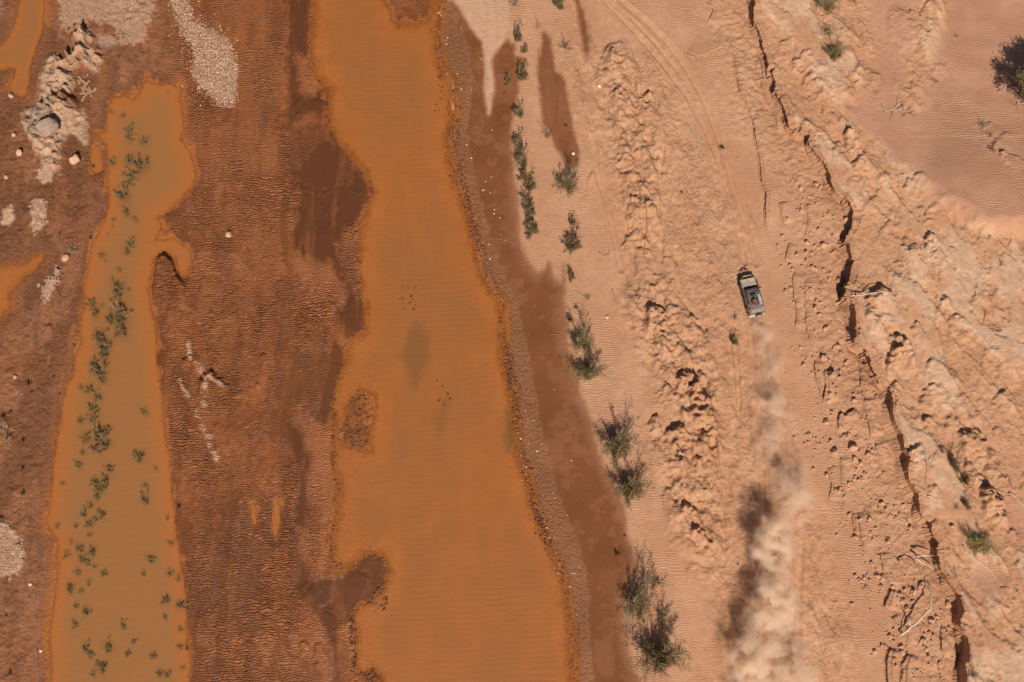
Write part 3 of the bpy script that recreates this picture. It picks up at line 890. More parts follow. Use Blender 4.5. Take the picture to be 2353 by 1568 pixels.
POOLP = """300 297 9|300 316 8|333 325 8|325 380 14|298 367 10|260 372 7|253 257 4|284 265 5|303 402 12|300 420 8|283 447 13|290 486 8|309 502 5|303 557 8|295 577 8|233 587 5|273 665 14|298 666 4|265 682 4|213 695 9|220 717 9
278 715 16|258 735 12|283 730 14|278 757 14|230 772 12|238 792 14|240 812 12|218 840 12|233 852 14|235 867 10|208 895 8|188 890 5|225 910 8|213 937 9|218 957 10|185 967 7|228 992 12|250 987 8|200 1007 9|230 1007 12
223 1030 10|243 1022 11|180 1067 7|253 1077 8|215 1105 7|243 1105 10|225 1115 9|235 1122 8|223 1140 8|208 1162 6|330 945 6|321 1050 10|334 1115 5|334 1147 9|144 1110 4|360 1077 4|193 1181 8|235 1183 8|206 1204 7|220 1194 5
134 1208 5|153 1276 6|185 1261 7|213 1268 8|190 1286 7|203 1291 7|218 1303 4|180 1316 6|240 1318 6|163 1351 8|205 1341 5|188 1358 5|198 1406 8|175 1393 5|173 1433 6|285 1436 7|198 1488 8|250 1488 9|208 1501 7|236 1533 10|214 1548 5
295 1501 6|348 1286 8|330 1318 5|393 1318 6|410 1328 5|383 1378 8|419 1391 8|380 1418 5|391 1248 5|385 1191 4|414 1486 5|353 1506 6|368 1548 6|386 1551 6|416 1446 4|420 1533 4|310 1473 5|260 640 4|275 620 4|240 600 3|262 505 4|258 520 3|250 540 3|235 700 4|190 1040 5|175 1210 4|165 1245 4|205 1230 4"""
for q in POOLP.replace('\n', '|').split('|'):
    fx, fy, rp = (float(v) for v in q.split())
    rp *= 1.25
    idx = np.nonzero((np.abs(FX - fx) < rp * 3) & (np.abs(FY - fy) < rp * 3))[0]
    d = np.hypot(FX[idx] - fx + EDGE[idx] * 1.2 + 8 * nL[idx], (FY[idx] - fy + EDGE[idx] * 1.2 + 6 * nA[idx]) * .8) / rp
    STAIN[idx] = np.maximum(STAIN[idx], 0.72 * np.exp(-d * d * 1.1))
WM = water_material()
calm = np.clip(0.35 + 0.65 * sstep(0, 120, dRi), 0, 1)
edgew = (0.25 + 0.75 * sstep(560, 800, FY)) * np.where(dRi > -5, np.clip(sstep(90, 10, dRi) * np.maximum(sstep(150, 30, FX - np.interp(FY, [0, 400, 800, 1200, 1568], [712, 830, 790, 770, 830])), 0.5 * sstep(60, 10, dRi)), 0, 1), 0)
for nm, dd, lab, pl in (('river', np.where(dI > 0, -dI, dR), 'wide orange brown silty river running down the middle of the flats', 0.0),
                        ('flooded_channel', dP, 'long ochre flooded channel with drowned shrubs left of the mud bar', 1.0),
                        ('shallow_pool', np.maximum(dPT, np.maximum(dPM, dPS)), 'small shallow orange pools among the mud', .6)):
    lowv = (Z < 0.02) & (dd > -14)
    L2 = lowv.reshape(NY, NX)
    if nm == 'shallow_pool':
        L2 = L2 & (dd > np.maximum(dP, dR)).reshape(NY, NX)
    keep = L2[:-1, :-1] | L2[1:, :-1] | L2[:-1, 1:] | L2[1:, 1:]
    wme, used = grid_mesh(nm, GX, GY, np.full_like(Z, -.006 if nm == 'shallow_pool' else 0.0), keep)
    attr4(wme, 'stain', (STAIN, STAIN, STAIN, STAIN), used)
    attr4(wme, 'depth', (DEPTH, calm * (1 - .6 * pl), np.full_like(Z, pl), edgew), used)
    wob = bpy.data.objects.new(nm, wme)
    wob['kind'] = 'structure'
    wob['label'] = lab
    COL.objects.link(wob)
    wme.materials.append(WM)


# ================================================================== objects
rng = random.Random(11)


def tag(o, label=None, cat=None, group=None, kind=None):
    if label:
        o['label'] = label
    if cat:
        o['category'] = cat
    if group:
        o['group'] = group
    if kind:
        o['kind'] = kind
    return o


def empty(name, loc=(0, 0, 0), rz=0.0, sc=(1, 1, 1)):
    o = bpy.data.objects.new(name, None)
    o.empty_display_size = 0.3
    COL.objects.link(o)
    o.location = loc
    o.rotation_euler = (0, 0, rz)
    o.scale = sc
    return o


def link(name, me, mat=None, parent=None):
    o = bpy.data.objects.new(name, me)
    COL.objects.link(o)
    if mat is not None and not me.materials:
        me.materials.append(mat)
    if parent is not None:
        o.parent = parent
    return o


class MB:
    def __init__(self):
        self.v = []
        self.f = []

    def quad(self, a, b, c, d):
        n = len(self.v)
        self.v += [tuple(a), tuple(b), tuple(c), tuple(d)]
        self.f.append((n, n + 1, n + 2, n + 3))

    def tri(self, a, b, c):
        n = len(self.v)
        self.v += [tuple(a), tuple(b), tuple(c)]
        self.f.append((n, n + 1, n + 2))

    def tube(self, path, radii, sides=4, cap=True):
        n0 = len(self.v)
        m = len(path)
        for i, p in enumerate(path):
            p = Vector(p)
            a = Vector(path[max(i - 1, 0)])
            b = Vector(path[min(i + 1, m - 1)])
            d = (b - a)
            d = d.normalized() if d.length > 1e-9 else Vector((0, 0, 1))
            u = d.cross(Vector((0, 0, 1)))
            if u.length < 1e-3:
                u = Vector((1, 0, 0))
            u.normalize()
            v = d.cross(u)
            for k in range(sides):
                t = 2 * math.pi * k / sides
                self.v.append(tuple(p + (u * math.cos(t) + v * math.sin(t)) * radii[i]))
        for i in range(m - 1):
            for k in range(sides):
                a = n0 + i * sides + k
                b = n0 + i * sides + (k + 1) % sides
                self.f.append((a, b, b + sides, a + sides))
        if cap:
            self.f.append(tuple(n0 + k for k in range(sides))[::-1])
            self.f.append(tuple(n0 + (m - 1) * sides + k for k in range(sides)))

    def box(self, c, s, rz=0.0):
        cx, cy, cz = c
        x, y, z = s[0] / 2, s[1] / 2, s[2] / 2
        n = len(self.v)
        cs, sn = math.cos(rz), math.sin(rz)
        for dz in (-z, z):
            for dx, dy in ((-x, -y), (x, -y), (x, y), (-x, y)):
                self.v.append((cx + dx * cs - dy * sn, cy + dx * sn + dy * cs, cz + dz))
        self.f += [(n + 3, n + 2, n + 1, n), (n + 4, n + 5, n + 6, n + 7)]
        for k in range(4):
            self.f.append((n + k, n + (k + 1) % 4, n + 4 + (k + 1) % 4, n + 4 + k))

    def mesh(self, name, smooth=False):
        me = bpy.data.meshes.new(name)
        me.from_pydata(self.v, [], self.f)
        if smooth:
            me.polygons.foreach_set('use_smooth', np.ones(len(me.polygons), dtype=bool))
        me.update()
        return me

    def build(self, name, mat, parent=None, smooth=False):
        return link(name, self.mesh(name, smooth), mat, parent)


def simple(name, col, col2=None, rough=0.85, scale=6.0, spec=0.3, bump=0.0, **kw):
    g = NT(name)
    co = g.n('ShaderNodeTexCoord').outputs['Object']
    c = col
    if col2 is not None:
        c = g.mix(g.ramp(g.noise(scale, 4, .6, co), .35, .65), col, col2)
        oi = g.n('ShaderNodeObjectInfo')
        c = g.mix(g.ramp(oi.outputs['Random'], 0, 1, 0, .35), c, g.mix(.5, c, col2))
    nor = g.bump(g.noise(scale * 2.5, 4, .6, co), bump) if bump else None
    return g.done(g.bsdf(c, rough, nor, spec, **kw).outputs[0])


def leafmat(name, a, b, c):
    g = NT(name)
    oi = g.n('ShaderNodeObjectInfo')
    geo = g.n('ShaderNodeNewGeometry')
    col = g.mix(g.ramp(geo.outputs['Random Per Island'], .1, .9), a, b)
    col = g.mix(g.ramp(oi.outputs['Random'], .2, 1, 0, .6), col, c)
    p = g.bsdf(col, .75, None, .25)
    t = g.n('ShaderNodeBsdfTranslucent')
    g.put(t.inputs[0], col)
    m = g.n('ShaderNodeMixShader')
    m.inputs[0].default_value = .2
    g.l(p.outputs[0], m.inputs[1])
    g.l(t.outputs[0], m.inputs[2])
    return g.done(m.outputs[0])


M_ROCK = simple('sandstone', (.50, .29, .18), (.42, .22, .125), .95, 5, .15, .03)
M_PALEROCK = simple('pale_crust', (.55, .33, .21), (.42, .24, .15), .95, 6, .15, .03)
M_GREYROCK = simple('grey_rock', (.26, .18, .135), (.36, .25, .18), .95, 5, .15, .05)
M_WHITE = simple('bleached_stone', (.72, .58, .44), (.50, .36, .25), .6, 12, .4)
M_PEBBLE = simple('shore_pebbles', (.13, .050, .025), (.27, .135, .075), .55, 3, .5)
M_GRAVEL = simple('pale_gravel', (.50, .34, .235), (.38, .235, .15), .9, 2.5, .2)
M_DEAD = simple('bleached_wood', (.62, .46, .33), (.40, .26, .17), .8, 9, .2)
M_DARKWOOD = simple('weathered_wood', (.20, .115, .07), (.32, .20, .13), .9, 9, .2)
M_TWIG = simple('twigs', (.34, .235, .165), (.52, .39, .29), .9, 9, .2)
M_LEAF = leafmat('tamarisk_leaf', (.15, .115, .040), (.25, .180, .075), (.23, .135, .070))
M_LEAFDRY = leafmat('dry_leaf', (.20, .155, .075), (.28, .21, .11), (.17, .12, .06))
M_LEAFWET = leafmat('drowned_leaf', (.19, .125, .040), (.32, .225, .095), (.21, .120, .045))
M_LEAFDARK = leafmat('dark_leaf', (.055, .055, .020), (.095, .085, .03), (.06, .05, .02))
M_LEAFOLIVE = leafmat('olive_leaf', (.26, .195, .055), (.36, .27, .085), (.26, .19, .06))
M_PLATE = simple('dried_mud', (.37, .225, .145), (.30, .165, .10), .95, 3, .15, .015)


def ledge(line, name, label, over, seed, lip=.25, inl=.55, kind='structure'):
    """an overhanging broken brink: cap, lip, undercut face"""
    r = random.Random(seed)
    P = []
    for i in range(len(line) - 1):
        a, b = line[i], line[i + 1]
        L = math.hypot(b[0] - a[0], b[1] - a[1])
        n = max(1, int(L / 1.9))
        for k in range(n):
            t = k / n
            P.append((a[0] + (b[0] - a[0]) * t, a[1] + (b[1] - a[1]) * t))
    P.append(line[-1])
    W = [on_ground(x + 14, y) for x, y in P]
    W = [at(x, y, w_.z) for (x, y), w_ in zip(P, W)]
    n = len(W)
    block, cut, left_ = [], [], 0
    v = u = 0.0
    for i in range(n):
        if left_ <= 0:
            left_ = r.choice((3, 5, 6, 8, 11))
            v = r.uniform(-1, 1)
            u = r.random()
        left_ -= 1
        block.append(v)
        cut.append(u)
    mb = MB()
    for i in range(n):
        a, b = W[max(i - 2, 0)], W[min(i + 2, n - 1)]
        d = (b - a)
        d.z = 0
        d.normalize()
        q = Vector((-d.y, d.x, 0))          # towards the high side for a line running down the picture
        if q.x < 0:
            q = -q
        e = min(1.0, i / 5, (n - 1 - i) / 5) if kind != 'structure' else 1.0
        over_ = over
        big = max(0.15, min(1.5, .75 + 2.6 * float(vnoise(np.array([i * .045]), np.array([seed * 3.7]), 5)[0])))
        ov = over * big
        j = ov * (.55 * block[i] + .10 * r.uniform(-1, 1)) * e
        p = W[i]
        hi_ = p + q * (inl + .1)
        lo_ = p - q * .45
        zt = gz(hi_.x, hi_.y) + .015
        zb = gz(lo_.x, lo_.y)
        h = max(zt - zb, .05)
        lp = -ov * .6 + j
        th = min(lip * (.6 + .8 * cut[i]), h * .6)
        pr = [(inl + .25, zt - .10), (inl * .6, zt - .03), (lp + .10, zt - .012 + .012 * r.uniform(-1, 1)), (lp, zt - .03 - .03 * r.random()),
              (lp + .03, zt - th), (lp + ov * (.8 + .6 * cut[i]), zt - th - .05 * h), (lp + ov * (.4 + .9 * r.random()), zt - h * .65), (lp - (1.3 - big) * .25 * h - .1 * r.random(), zb + .12 * h), (lp - (1.3 - big) * .5 * h - .15, zb - .15)]
        for s, z in pr:
            w_ = p + q * s
            mb.v.append((w_.x, w_.y, z))
    m = 9
    for i in range(n - 1):
        for k in range(m - 1):
            mb.f.append((i * m + k, i * m + k + 1, (i + 1) * m + k + 1, (i + 1) * m + k))
    o = mb.build(name, ground.data.materials[0])
    if kind == 'structure':
        tag(o, label, None, None, 'structure')
    else:
        o.parent = ground
    return o


ledge([p for p in SCARP if -400 < p[1] < 2000], 'cliff', 'long jagged sandstone ledge breaking down to the clod field', .20, 3)
for _i, (ln, hh_) in enumerate(STEPS):
    if len(ln) > 1:
        ledge(ln, 'low_step', None, .08 + .12 * hh_, 20 + _i, .10, .22, 'part')


def blade(mb, p, d, L, wd, r):
    d = d.normalized()
    s = d.cross(Vector((r.uniform(-1, 1), r.uniform(-1, 1), r.uniform(-1, 1))))
    if s.length < 1e-3:
        s = Vector((1, 0, 0))
    s = s.normalized() * wd
    e = p + d * L
    m = p + d * L * .5
    n = len(mb.v)
    mb.v += [tuple(p), tuple(m + s), tuple(e), tuple(m - s)]
    mb.f.append((n, n + 1, n + 2, n + 3))


def shrub_meshes(name, seed, stems=14, height=1.1, spread=.9, blades=10, bl=.20, bw=.022, bare=.2, twigs=4, sr=.022):
    """unit-size shrub: stems fan from the base, side twigs, feathery sprays on them"""
    r = random.Random(seed)
    wood, leaf = MB(), MB()
    for i in range(stems):
        az = 2 * math.pi * (i + r.uniform(-.4, .4)) / stems
        tilt = r.uniform(.15, 1.0) ** .8 * spread
        L = height * r.uniform(.5, 1.3) * (1 + .25 * math.sin(az * 2 + seed))
        p = Vector((r.uniform(-.06, .06), r.uniform(-.06, .06), -.05))
        d = Vector((math.cos(az) * math.sin(tilt), math.sin(az) * math.sin(tilt), math.cos(tilt)))
        path = [p]
        n = 5
        for k in range(n):
            d = (d + Vector((r.uniform(-.22, .22), r.uniform(-.22, .22), r.uniform(-.1, .18)))).normalized()
            p = p + d * (L / n)
            path.append(p)
        wood.tube(path, [sr * (1 - .8 * k / n) for k in range(n + 1)], 3, False)
        for k in range(1, n + 1):
            for q in range(twigs if k > 1 else 1):
                td = (d + Vector((r.uniform(-1.2, 1.2), r.uniform(-1.2, 1.2), r.uniform(-.2, .8)))).normalized()
                tl = L * r.uniform(.14, .34)
                a = path[k] + (path[k - 1] - path[k]) * r.random()
                e = a + td * tl
                wood.tube([a, a + td * tl * .55, e + Vector((0, 0, -.02))], [sr * .4, sr * .3, sr * .12], 3, False)
                if r.random() < bare:
                    continue
                for b in range(blades):
                    t = r.uniform(.35, 1.1)
                    q0 = a + td * tl * t + Vector((r.gauss(0, .045), r.gauss(0, .045), r.gauss(0, .04)))
                    bd = (td * .5 + Vector((r.uniform(-1, 1), r.uniform(-1, 1), r.uniform(-.3, .8))))
                    blade(leaf, q0, bd, bl * r.uniform(.6, 1.3), bw * r.uniform(.7, 1.4), r)
    return wood.mesh(name + '_stems'), leaf.mesh(name + '_foliage')


def tuft_meshes(seed, n=26, h=.8, wd=.05):
    r = random.Random(seed)
    wood, leaf = MB(), MB()
    for i in range(n):
        az = r.uniform(0, 6.283)
        t = r.uniform(.05, .75)
        d = Vector((math.cos(az) * math.sin(t), math.sin(az) * math.sin(t), math.cos(t)))
        p = Vector((r.uniform(-.35, .35), r.uniform(-.35, .35), 0))
        for k in range(3):
            blade(leaf, p + d * (h * .28 * k), d + Vector((r.uniform(-.2, .2), r.uniform(-.2, .2), 0)), h * .5 * r.uniform(.7, 1.2), wd, r)
        wood.tube([p, p + d * h * .8], [.015, .006], 3, False)
    return wood.mesh('tuft_stems'), leaf.mesh('tuft_foliage')


def dead_mesh(seed, levels=4, L=.8, rad=.05, n0=4, spread=.7, up=.3):
    r = random.Random(seed)
    mb = MB()

    def grow(p, d, L, rad, lev):
        path = [p]
        for k in range(4):
            d = (d + Vector((r.uniform(-.28, .28), r.uniform(-.28, .28), r.uniform(-.2, .2)))).normalized()
            p = p + d * (L / 4)
            path.append(p)
        mb.tube(path, [rad * (1 - .5 * k / 4) for k in range(5)], 4 if lev > 1 else 3, False)
        if lev <= 0:
            return
        for k in range(r.choice((2, 3, 3))):
            a = path[r.choice((2, 3, 4, 4))]
            nd = (d + Vector((r.uniform(-1, 1), r.uniform(-1, 1), r.uniform(-.5, .7))) * spread).normalized()
            grow(a, nd, L * r.uniform(.55, .8), rad * .5, lev - 1)

    for i in range(n0):
        az = 2 * math.pi * (i + r.uniform(-.3, .3)) / n0
        grow(Vector((0, 0, -.05)), Vector((math.cos(az), math.sin(az), up + r.uniform(0, .5))).normalized(), L * r.uniform(.7, 1.1), rad, levels - 1)
    return mb.mesh('dead_branches', True)


# prototypes of mesh data (shared)
TAM = [shrub_meshes('tamarisk', 30 + i, stems=15 + i, height=1.0, spread=1.05, blades=22, bl=.11, bw=.012, bare=.36, twigs=5) for i in range(4)]
TAMBIG = [shrub_meshes('tamarisk_large', 50 + i, stems=26, height=1.0, spread=1.05, blades=26, bl=.075, bw=.0085, bare=.42, twigs=6, sr=.014) for i in range(2)]
SPARSE = [shrub_meshes('sparse_shrub', 60 + i, stems=9, height=1.1, spread=1.1, blades=6, bl=.17, bw=.014, bare=.6, sr=.02) for i in range(2)]
DROWN = [shrub_meshes('drowned_shrub', 70 + i, stems=9, height=1.15, spread=1.15, blades=12, bl=.17, bw=.020, bare=.3, twigs=4, sr=.022) for i in range(4)]
TUFT = [tuft_meshes(90 + i) for i in range(2)]
DEADM = [dead_mesh(100 + i) for i in range(3)]


def plant(kind, fx, fy, rpx, label, group=None, sx=1.0, sy=1.0, cat='shrub', hz=1.0, floor=None, name=None, rz=None):
    nm, protos, wm, lm_ = {
        'tam': ('tamarisk_shrub', TAM, M_TWIG, M_LEAF), 'big': ('tamarisk_shrub', TAMBIG, M_TWIG, M_LEAF),
        'sparse': ('sparse_shrub', SPARSE, M_DEAD, M_LEAFDRY), 'bare': ('bare_shrub', SPARSE, M_DARKWOOD, M_LEAFDRY), 'drown': ('drowned_shrub', DROWN, M_TWIG, M_LEAFWET),
        'tuft': ('spiky_plant', TUFT, M_DARKWOOD, M_LEAFDARK), 'ball': ('rounded_bush', TAMBIG, M_TWIG, M_LEAFOLIVE), 'dry': ('dry_shrub', SPARSE, M_TWIG, M_LEAFDRY)}[kind]
    p = on_ground(fx, fy, 0, floor)
    s = rpx / 22.4 / (.95 if kind == 'tuft' else .76)
    o = empty(name or nm, p, rng.uniform(0, 6.28) if rz is None else rz, (s * sx, s * sy, s * hz))
    if sx != sy and rz is None:
        o.rotation_euler.z = rng.choice((0, math.pi)) + rng.uniform(-.15, .15)
    tag(o, label, cat, group)
    wme, lme = rng.choice(protos)
    for part, mesh, mat in (('stems', wme, wm), ('foliage', lme, lm_)):
        c = bpy.data.objects.new(part, mesh)
        COL.objects.link(c)
        c.parent = o
        if not mesh.materials:
            mesh.materials.append(mat)
        if kind == 'drown' and part == 'stems' and rng.random() < .5:
            mat = M_DEAD
        if mesh.materials[0] != mat:
            c.material_slots[0].link = 'OBJECT'
            c.material_slots[0].material = mat
    return o


BANKG = 'tamarisk shrubs in a row along the damp bank'
for k, fx, fy, rp, sx, sy, lab in (
    ('tam', 1187, 88, 17, .8, 1.3, 'green tamarisk in the top of the bank row, tall and narrow'),
    ('tam', 1196, 178, 18, 1, 1.1, 'leafy tamarisk beside the upper damp streak, below the tallest narrow one'),
    ('tam', 1167, 190, 11, 1, 1.2, 'small dark tamarisk standing alone on damp brown sand at the row\'s river side'),
    ('tam', 1206, 118, 9, 1, 1, 'little thin tamarisk at the right shoulder of the top narrow one'),
    ('tam', 1282, 13, 19, 1.1, .9, 'green shrub with pale twigs at the top edge by the muddy rill'),
    ('sparse', 1184, 10, 15, 1, 1, 'nearly leafless pale shrub at the top edge left of the rill'),
    ('tam', 1190, 264, 15, 1.1, .9, 'short tamarisk just below the gap in the bank row'),
    ('tam', 1190, 335, 17, .9, 1.2, 'upper bush of the dense tamarisk column on the bank'),
    ('tam', 1197, 375, 18, 1, 1.2, 'tamarisk in the dense column, second bush from its upper end'),
    ('tam', 1203, 408, 16, 1, 1, 'mid-column tamarisk with olive tips above the spreading one'),
    ('tam', 1219, 432, 17, 1, 1.1, 'tamarisk bulging to the right out of the dense column'),
    ('tam', 1212, 478, 20, 1.1, 1.1, 'wide tamarisk with brown twigs low in the dense column'),
    ('tam', 1222, 533, 23, 1.05, 1, 'dark green tamarisk closing the lower end of the dense column'),
    ('big', 1301, 425, 25, 1, 1.15, 'cone-shaped tamarisk with a grey twiggy crown at the tip of the damp patch'),
    ('tam', 1312, 513, 12, .9, 1, 'small tamarisk on rippled sand between two larger bushes'),
    ('tam', 1317, 568, 22, 1.1, 1, 'open spreading tamarisk on rippled sand above the damp fingers'),
    ('tam', 1313, 638, 13, .85, 1.1, 'compact tamarisk at the side of the damp rippled tongue'),
    ('sparse', 1351, 685, 10, 1, 1, 'almost bare little shrub on rippled sand'),
    ('tuft', 1322, 707, 10, 1, 1, 'wispy leafless plant above the pair of bank tamarisks'),
    ('tam', 1311, 735, 10, .9, 1.1, 'small thin tamarisk right at the damp sand edge'),
    ('big', 1334, 788, 26, 1, 1.1, 'upper of the pair of round tamarisks at the damp sand edge'),
    ('big', 1351, 860, 28, 1.05, 1, 'lower of the pair of round tamarisks, purple-brown crown'),
    ('big', 1418, 1025, 34, .95, 1.35, 'large tamarisk with a pointed top beside the damp band'),
    ('big', 1446, 1125, 33, 1, 1.1, 'twiggy tamarisk just below the large pointed one'),
    ('big', 1463, 1378, 30, .95, 1.75, 'tall dense green tamarisk of the lower thicket'),
    ('big', 1512, 1510, 44, .95, 1.05, 'largest tamarisk of the lower thicket, grey stems hanging out'),
    ('sparse', 1523, 1412, 24, .9, 1.6, 'thin upright tamarisk with few leaves beside the dense green one'),
    ('bare', 1507, 1338, 26, 1.1, 1, 'bare wiry shrub on rippled sand above the lower thicket'),
    ('tuft', 1419, 1273, 13, 1.1, 1, 'dark spiky plant standing in damp brown sand'),
    ('tuft', 1434, 1231, 6, 1, 1, 'tiny dark plant on the lip of the damp sand'),
    ('tuft', 1299, 290, 8, 1, 1, 'bright spiky plant in the middle of the upper damp patch'),
    ('bare', 1296, 108, 15, 1.1, 1.4, 'bare brown twigs sprawling beside the upper damp patch'),
    ('bare', 1259, 312, 14, 1, 1.2, 'dead wiry bush at the left tip of the upper damp patch'),
    ('tuft', 1659, 340, 14, 1.2, .8, 'dark low plant alone beside the curving wheel track'),
    ('tuft', 1567, 442, 7, 1, 1, 'small dark plant alone on the clay between mounds'),
    ('tuft', 1624, 760, 7, 1, 1, 'tiny plant at the foot of the large scoured mound'),
    ('dry', 1687, 730, 11, 1, 1, 'dry grassy tuft left of the vehicle\'s tail'),
    ('tam', 1684, 787, 11, 1.1, .9, 'low grey-green bush by the dust trail below the dry tuft'),
    ('dry', 1747, 1531, 12, 1, 1, 'grey bush half veiled by dust near the bottom edge'),
    ('tuft', 1695, 1297, 5, 1, 1, 'tiny plant near the left edge of the thick dust'),
    ('big', 1893, 14, 25, 1.1, .9, 'green bush on the high bank at the top edge'),
    ('dry', 1962, 3, 17, 1, 1, 'dry yellowish bush at the top edge of the high bank'),
    ('sparse', 1900, 78, 20, 1, 1, 'tangle of pale branches and few leaves on the high bank'),
    ('big', 1915, 128, 21, .9, 1.1, 'single round shrub with white stems on the high bank'),
    ('dry', 2253, 288, 13, 1, 1, 'grey dry bush below the big dead tree'),
    ('bare', 2275, 312, 10, 1, 1, 'small withered bush on the dune below the big tree'),
    ('bare', 2280, 345, 12, 1, 1, 'second withered bush lower on the dune edge'),
    ('sparse', 2152, 190, 10, 1.2, .6, 'flat sprawl of twigs on the pale slab'),
    ('sparse', 2196, 86, 9, 1.2, .6, 'flat dry twigs alone on the upper dune'),
    ('tam', 2190, 1070, 14, .8, 1.4, 'elongated green shrub on the high bank slab'),
    ('tam', 2216, 1107, 12, 1, 1, 'round green shrub below the elongated one'),
    ('bare', 2164, 1037, 8, 1, 1, 'reddish little shrub above the elongated green one'),
    ('tam', 2218, 1162, 10, 1, 1.1, 'dark shrub at the edge of the pale scoured slab'),
    ('dry', 2196, 1168, 8, 1, 1, 'dry brown shrub left of the dark one'),
    ('ball', 2248, 1252, 27, 1, 1, 'large dome-shaped olive bush on the high bank'),
    ('bare', 2238, 1552, 13, 1, 1, 'sparse shrub in the lower right corner sand'),
    ('tuft', 2272, 543, 7, 1, 1, 'little green plant at the foot of the big dune'),
    ('dry', 2300, 610, 9, 1, 1, 'low dry plant on the broken slab below the dune'),
):
    plant(k, fx, fy, rp, lab, BANKG if fx < 1540 and k in ('tam', 'big') else None, sx, sy, hz=1.2 if k in ('big', 'tam') else .8)

for k, fx, fy, rp, lab in (
    ('tuft', 123, 455, 7, 'dark plant on brown mud right of the pale cracked patch'), ('bare', 58, 490, 11, 'spidery dry plant beside the pale cracked patch'),
    ('tuft', 160, 452, 5, 'small faded plant on brown mud above the pool bend'), ('tuft', 138, 537, 7, 'dark plant on cracked brown mud near the pool bend'),
    ('tuft', 210, 548, 8, 'dark plant right at the pool shore'), ('dry', 173, 577, 14, 'tall reddish dry weed left of the pool'),
    ('tuft', 83, 535, 5, 'little green plant below the pale cracked patch'), ('tuft', 216, 383, 10, 'dark plant in the small red puddle'),
    ('tuft', 123, 351, 7, 'yellow-green plant on the pale sand tongue'), ('tuft', 125, 374, 6, 'small green plant lower on the pale sand tongue'),
    ('tuft', 387, 214, 7, 'small plant on a mud islet at the pool head'), ('tuft', 69, 882, 12, 'dark fan-shaped plant alone on the left bank'),
    ('tuft', 73, 902, 4, 'tiny plant under the dark fan-shaped one'), ('tuft', 138, 906, 5, 'dark plant by the pool shore where it widens'),
    ('tuft', 25, 946, 7, 'dark plant above the tangled bush at the left edge'), ('tuft', 8, 958, 10, 'dark plant touching the left edge'),
    ('sparse', 15, 984, 19, 'tangled dark bush at the left edge'), ('sparse', 17, 1010, 18, 'grey dead bush joined under the tangled one'),
    ('tuft', 54, 1013, 8, 'slanting dark plant right of the tangled bush'), ('tuft', 53, 1077, 9, 'yellow-tipped dark plant on the left bank'),
    ('tuft', 53, 1134, 10, 'low dark plant in the lower part of the left bank'), ('tuft', 124, 866, 6, 'faded plant beside the pool\'s left shore'),
    ('tuft', 171, 796, 5, 'dark plant at the pool\'s narrow left shore'), ('tuft', 413, 1166, 10, 'black-green plant on the right shore of the pool'),
    ('tuft', 25, 1547, 9, 'dark plant in the lower left corner'), ('tuft', 4, 1189, 7, 'dark plant cut by the left edge above the cracked mud'),
    ('tuft', 429, 1491, 7, 'dark plant on the lower right shore of the pool'), ('tuft', 15, 1416, 5, 'tiny dark plant low on the left edge'), ('tuft', 565, 1545, 5, 'tiny dark plant on rippled mud at the bottom'),
):
    plant(k, fx, fy, rp, lab, 'small plants on the left bank' if k == 'tuft' else None, cat='plant' if k == 'tuft' else 'shrub')

POOLLAB = {(300, 297): 'upper of two pale drowned shrubs near the pool head', (300, 316): 'lower of two pale drowned shrubs near the pool head', (333, 325): 'whitish drowned shrub alone right of the pale pair at the pool head',
           (325, 380): 'bushy drowned shrub with a long dark shadow in the upper pool', (303, 402): 'pale drowned shrub just under the bushy one in the upper pool', (283, 447): 'round green drowned shrub above the pool bend',
           (273, 665): 'dark round drowned shrub where the pool straightens', (278, 715): 'yellowish top shrub of the big drowned clump', (278, 757): 'lowest green shrub of the big drowned clump', (283, 730): 'middle green shrub of the big drowned clump',
           (258, 735): 'yellow left-hand shrub of the big drowned clump', (238, 792): 'yellow-flecked shrub under the big drowned clump', (233, 852): 'wide drowned shrub beside the white dead twigs', (218, 840): 'drowned shrub left of the white dead twigs',
           (228, 992): 'upper shrub of the mid-pool drowned cluster', (230, 1007): 'dense shrub in the mid-pool drowned cluster', (321, 1050): 'dark star-shaped drowned shrub on the right half of the pool', (330, 945): 'narrow drowned shrub alone on the right half of the pool',
           (334, 1147): 'drowned shrub with a dark tail shadow below the star-shaped one', (243, 1105): 'drowned shrub with silvery twigs in the lower cluster', (236, 1533): 'drowned dark shrub near the bottom of the pool', (383, 1378): 'drowned shrub with the long brown shadow near the right shore',
           (419, 1391): 'leafy drowned shrub touching the right shore shallows', (348, 1286): 'drowned shrub with a smear of shadow in the lower right of the pool', (238, 792 + 20): 'drowned shrub above the white dead twigs'}
weeds = []
for q in POOLP.replace('\n', '|').split('|'):
    fx, fy, rp = (float(v) for v in q.split())
    lab = POOLLAB.get((int(fx), int(fy)))
    side = 'right' if fx > 310 else 'left'
    own = lab is not None
    if lab is None:
        if rp >= 8:
            lab = 'mid-sized drowned shrub poking from the %s pool water' % ('upper ochre' if fy < 620 else 'middle' if fy < 1000 else 'lower ochre')
        else:
            lab = 'small blurred weed barely breaking the %s pool water' % ('upper ochre' if fy < 620 else 'middle' if fy < 1000 else 'lower ochre')
    dp_ = plant('drown', fx, fy + rp * .25, rp * 1.02, lab, 'drowned shrubs in the ochre pool', cat='shrub' if rp >= 6 else 'weed', floor=-.06, hz=.75 if rp >= 8 else .6)
    if not own:
        weeds.append((dp_, fx, fy, rp + rng.random() * .01, rp >= 6))

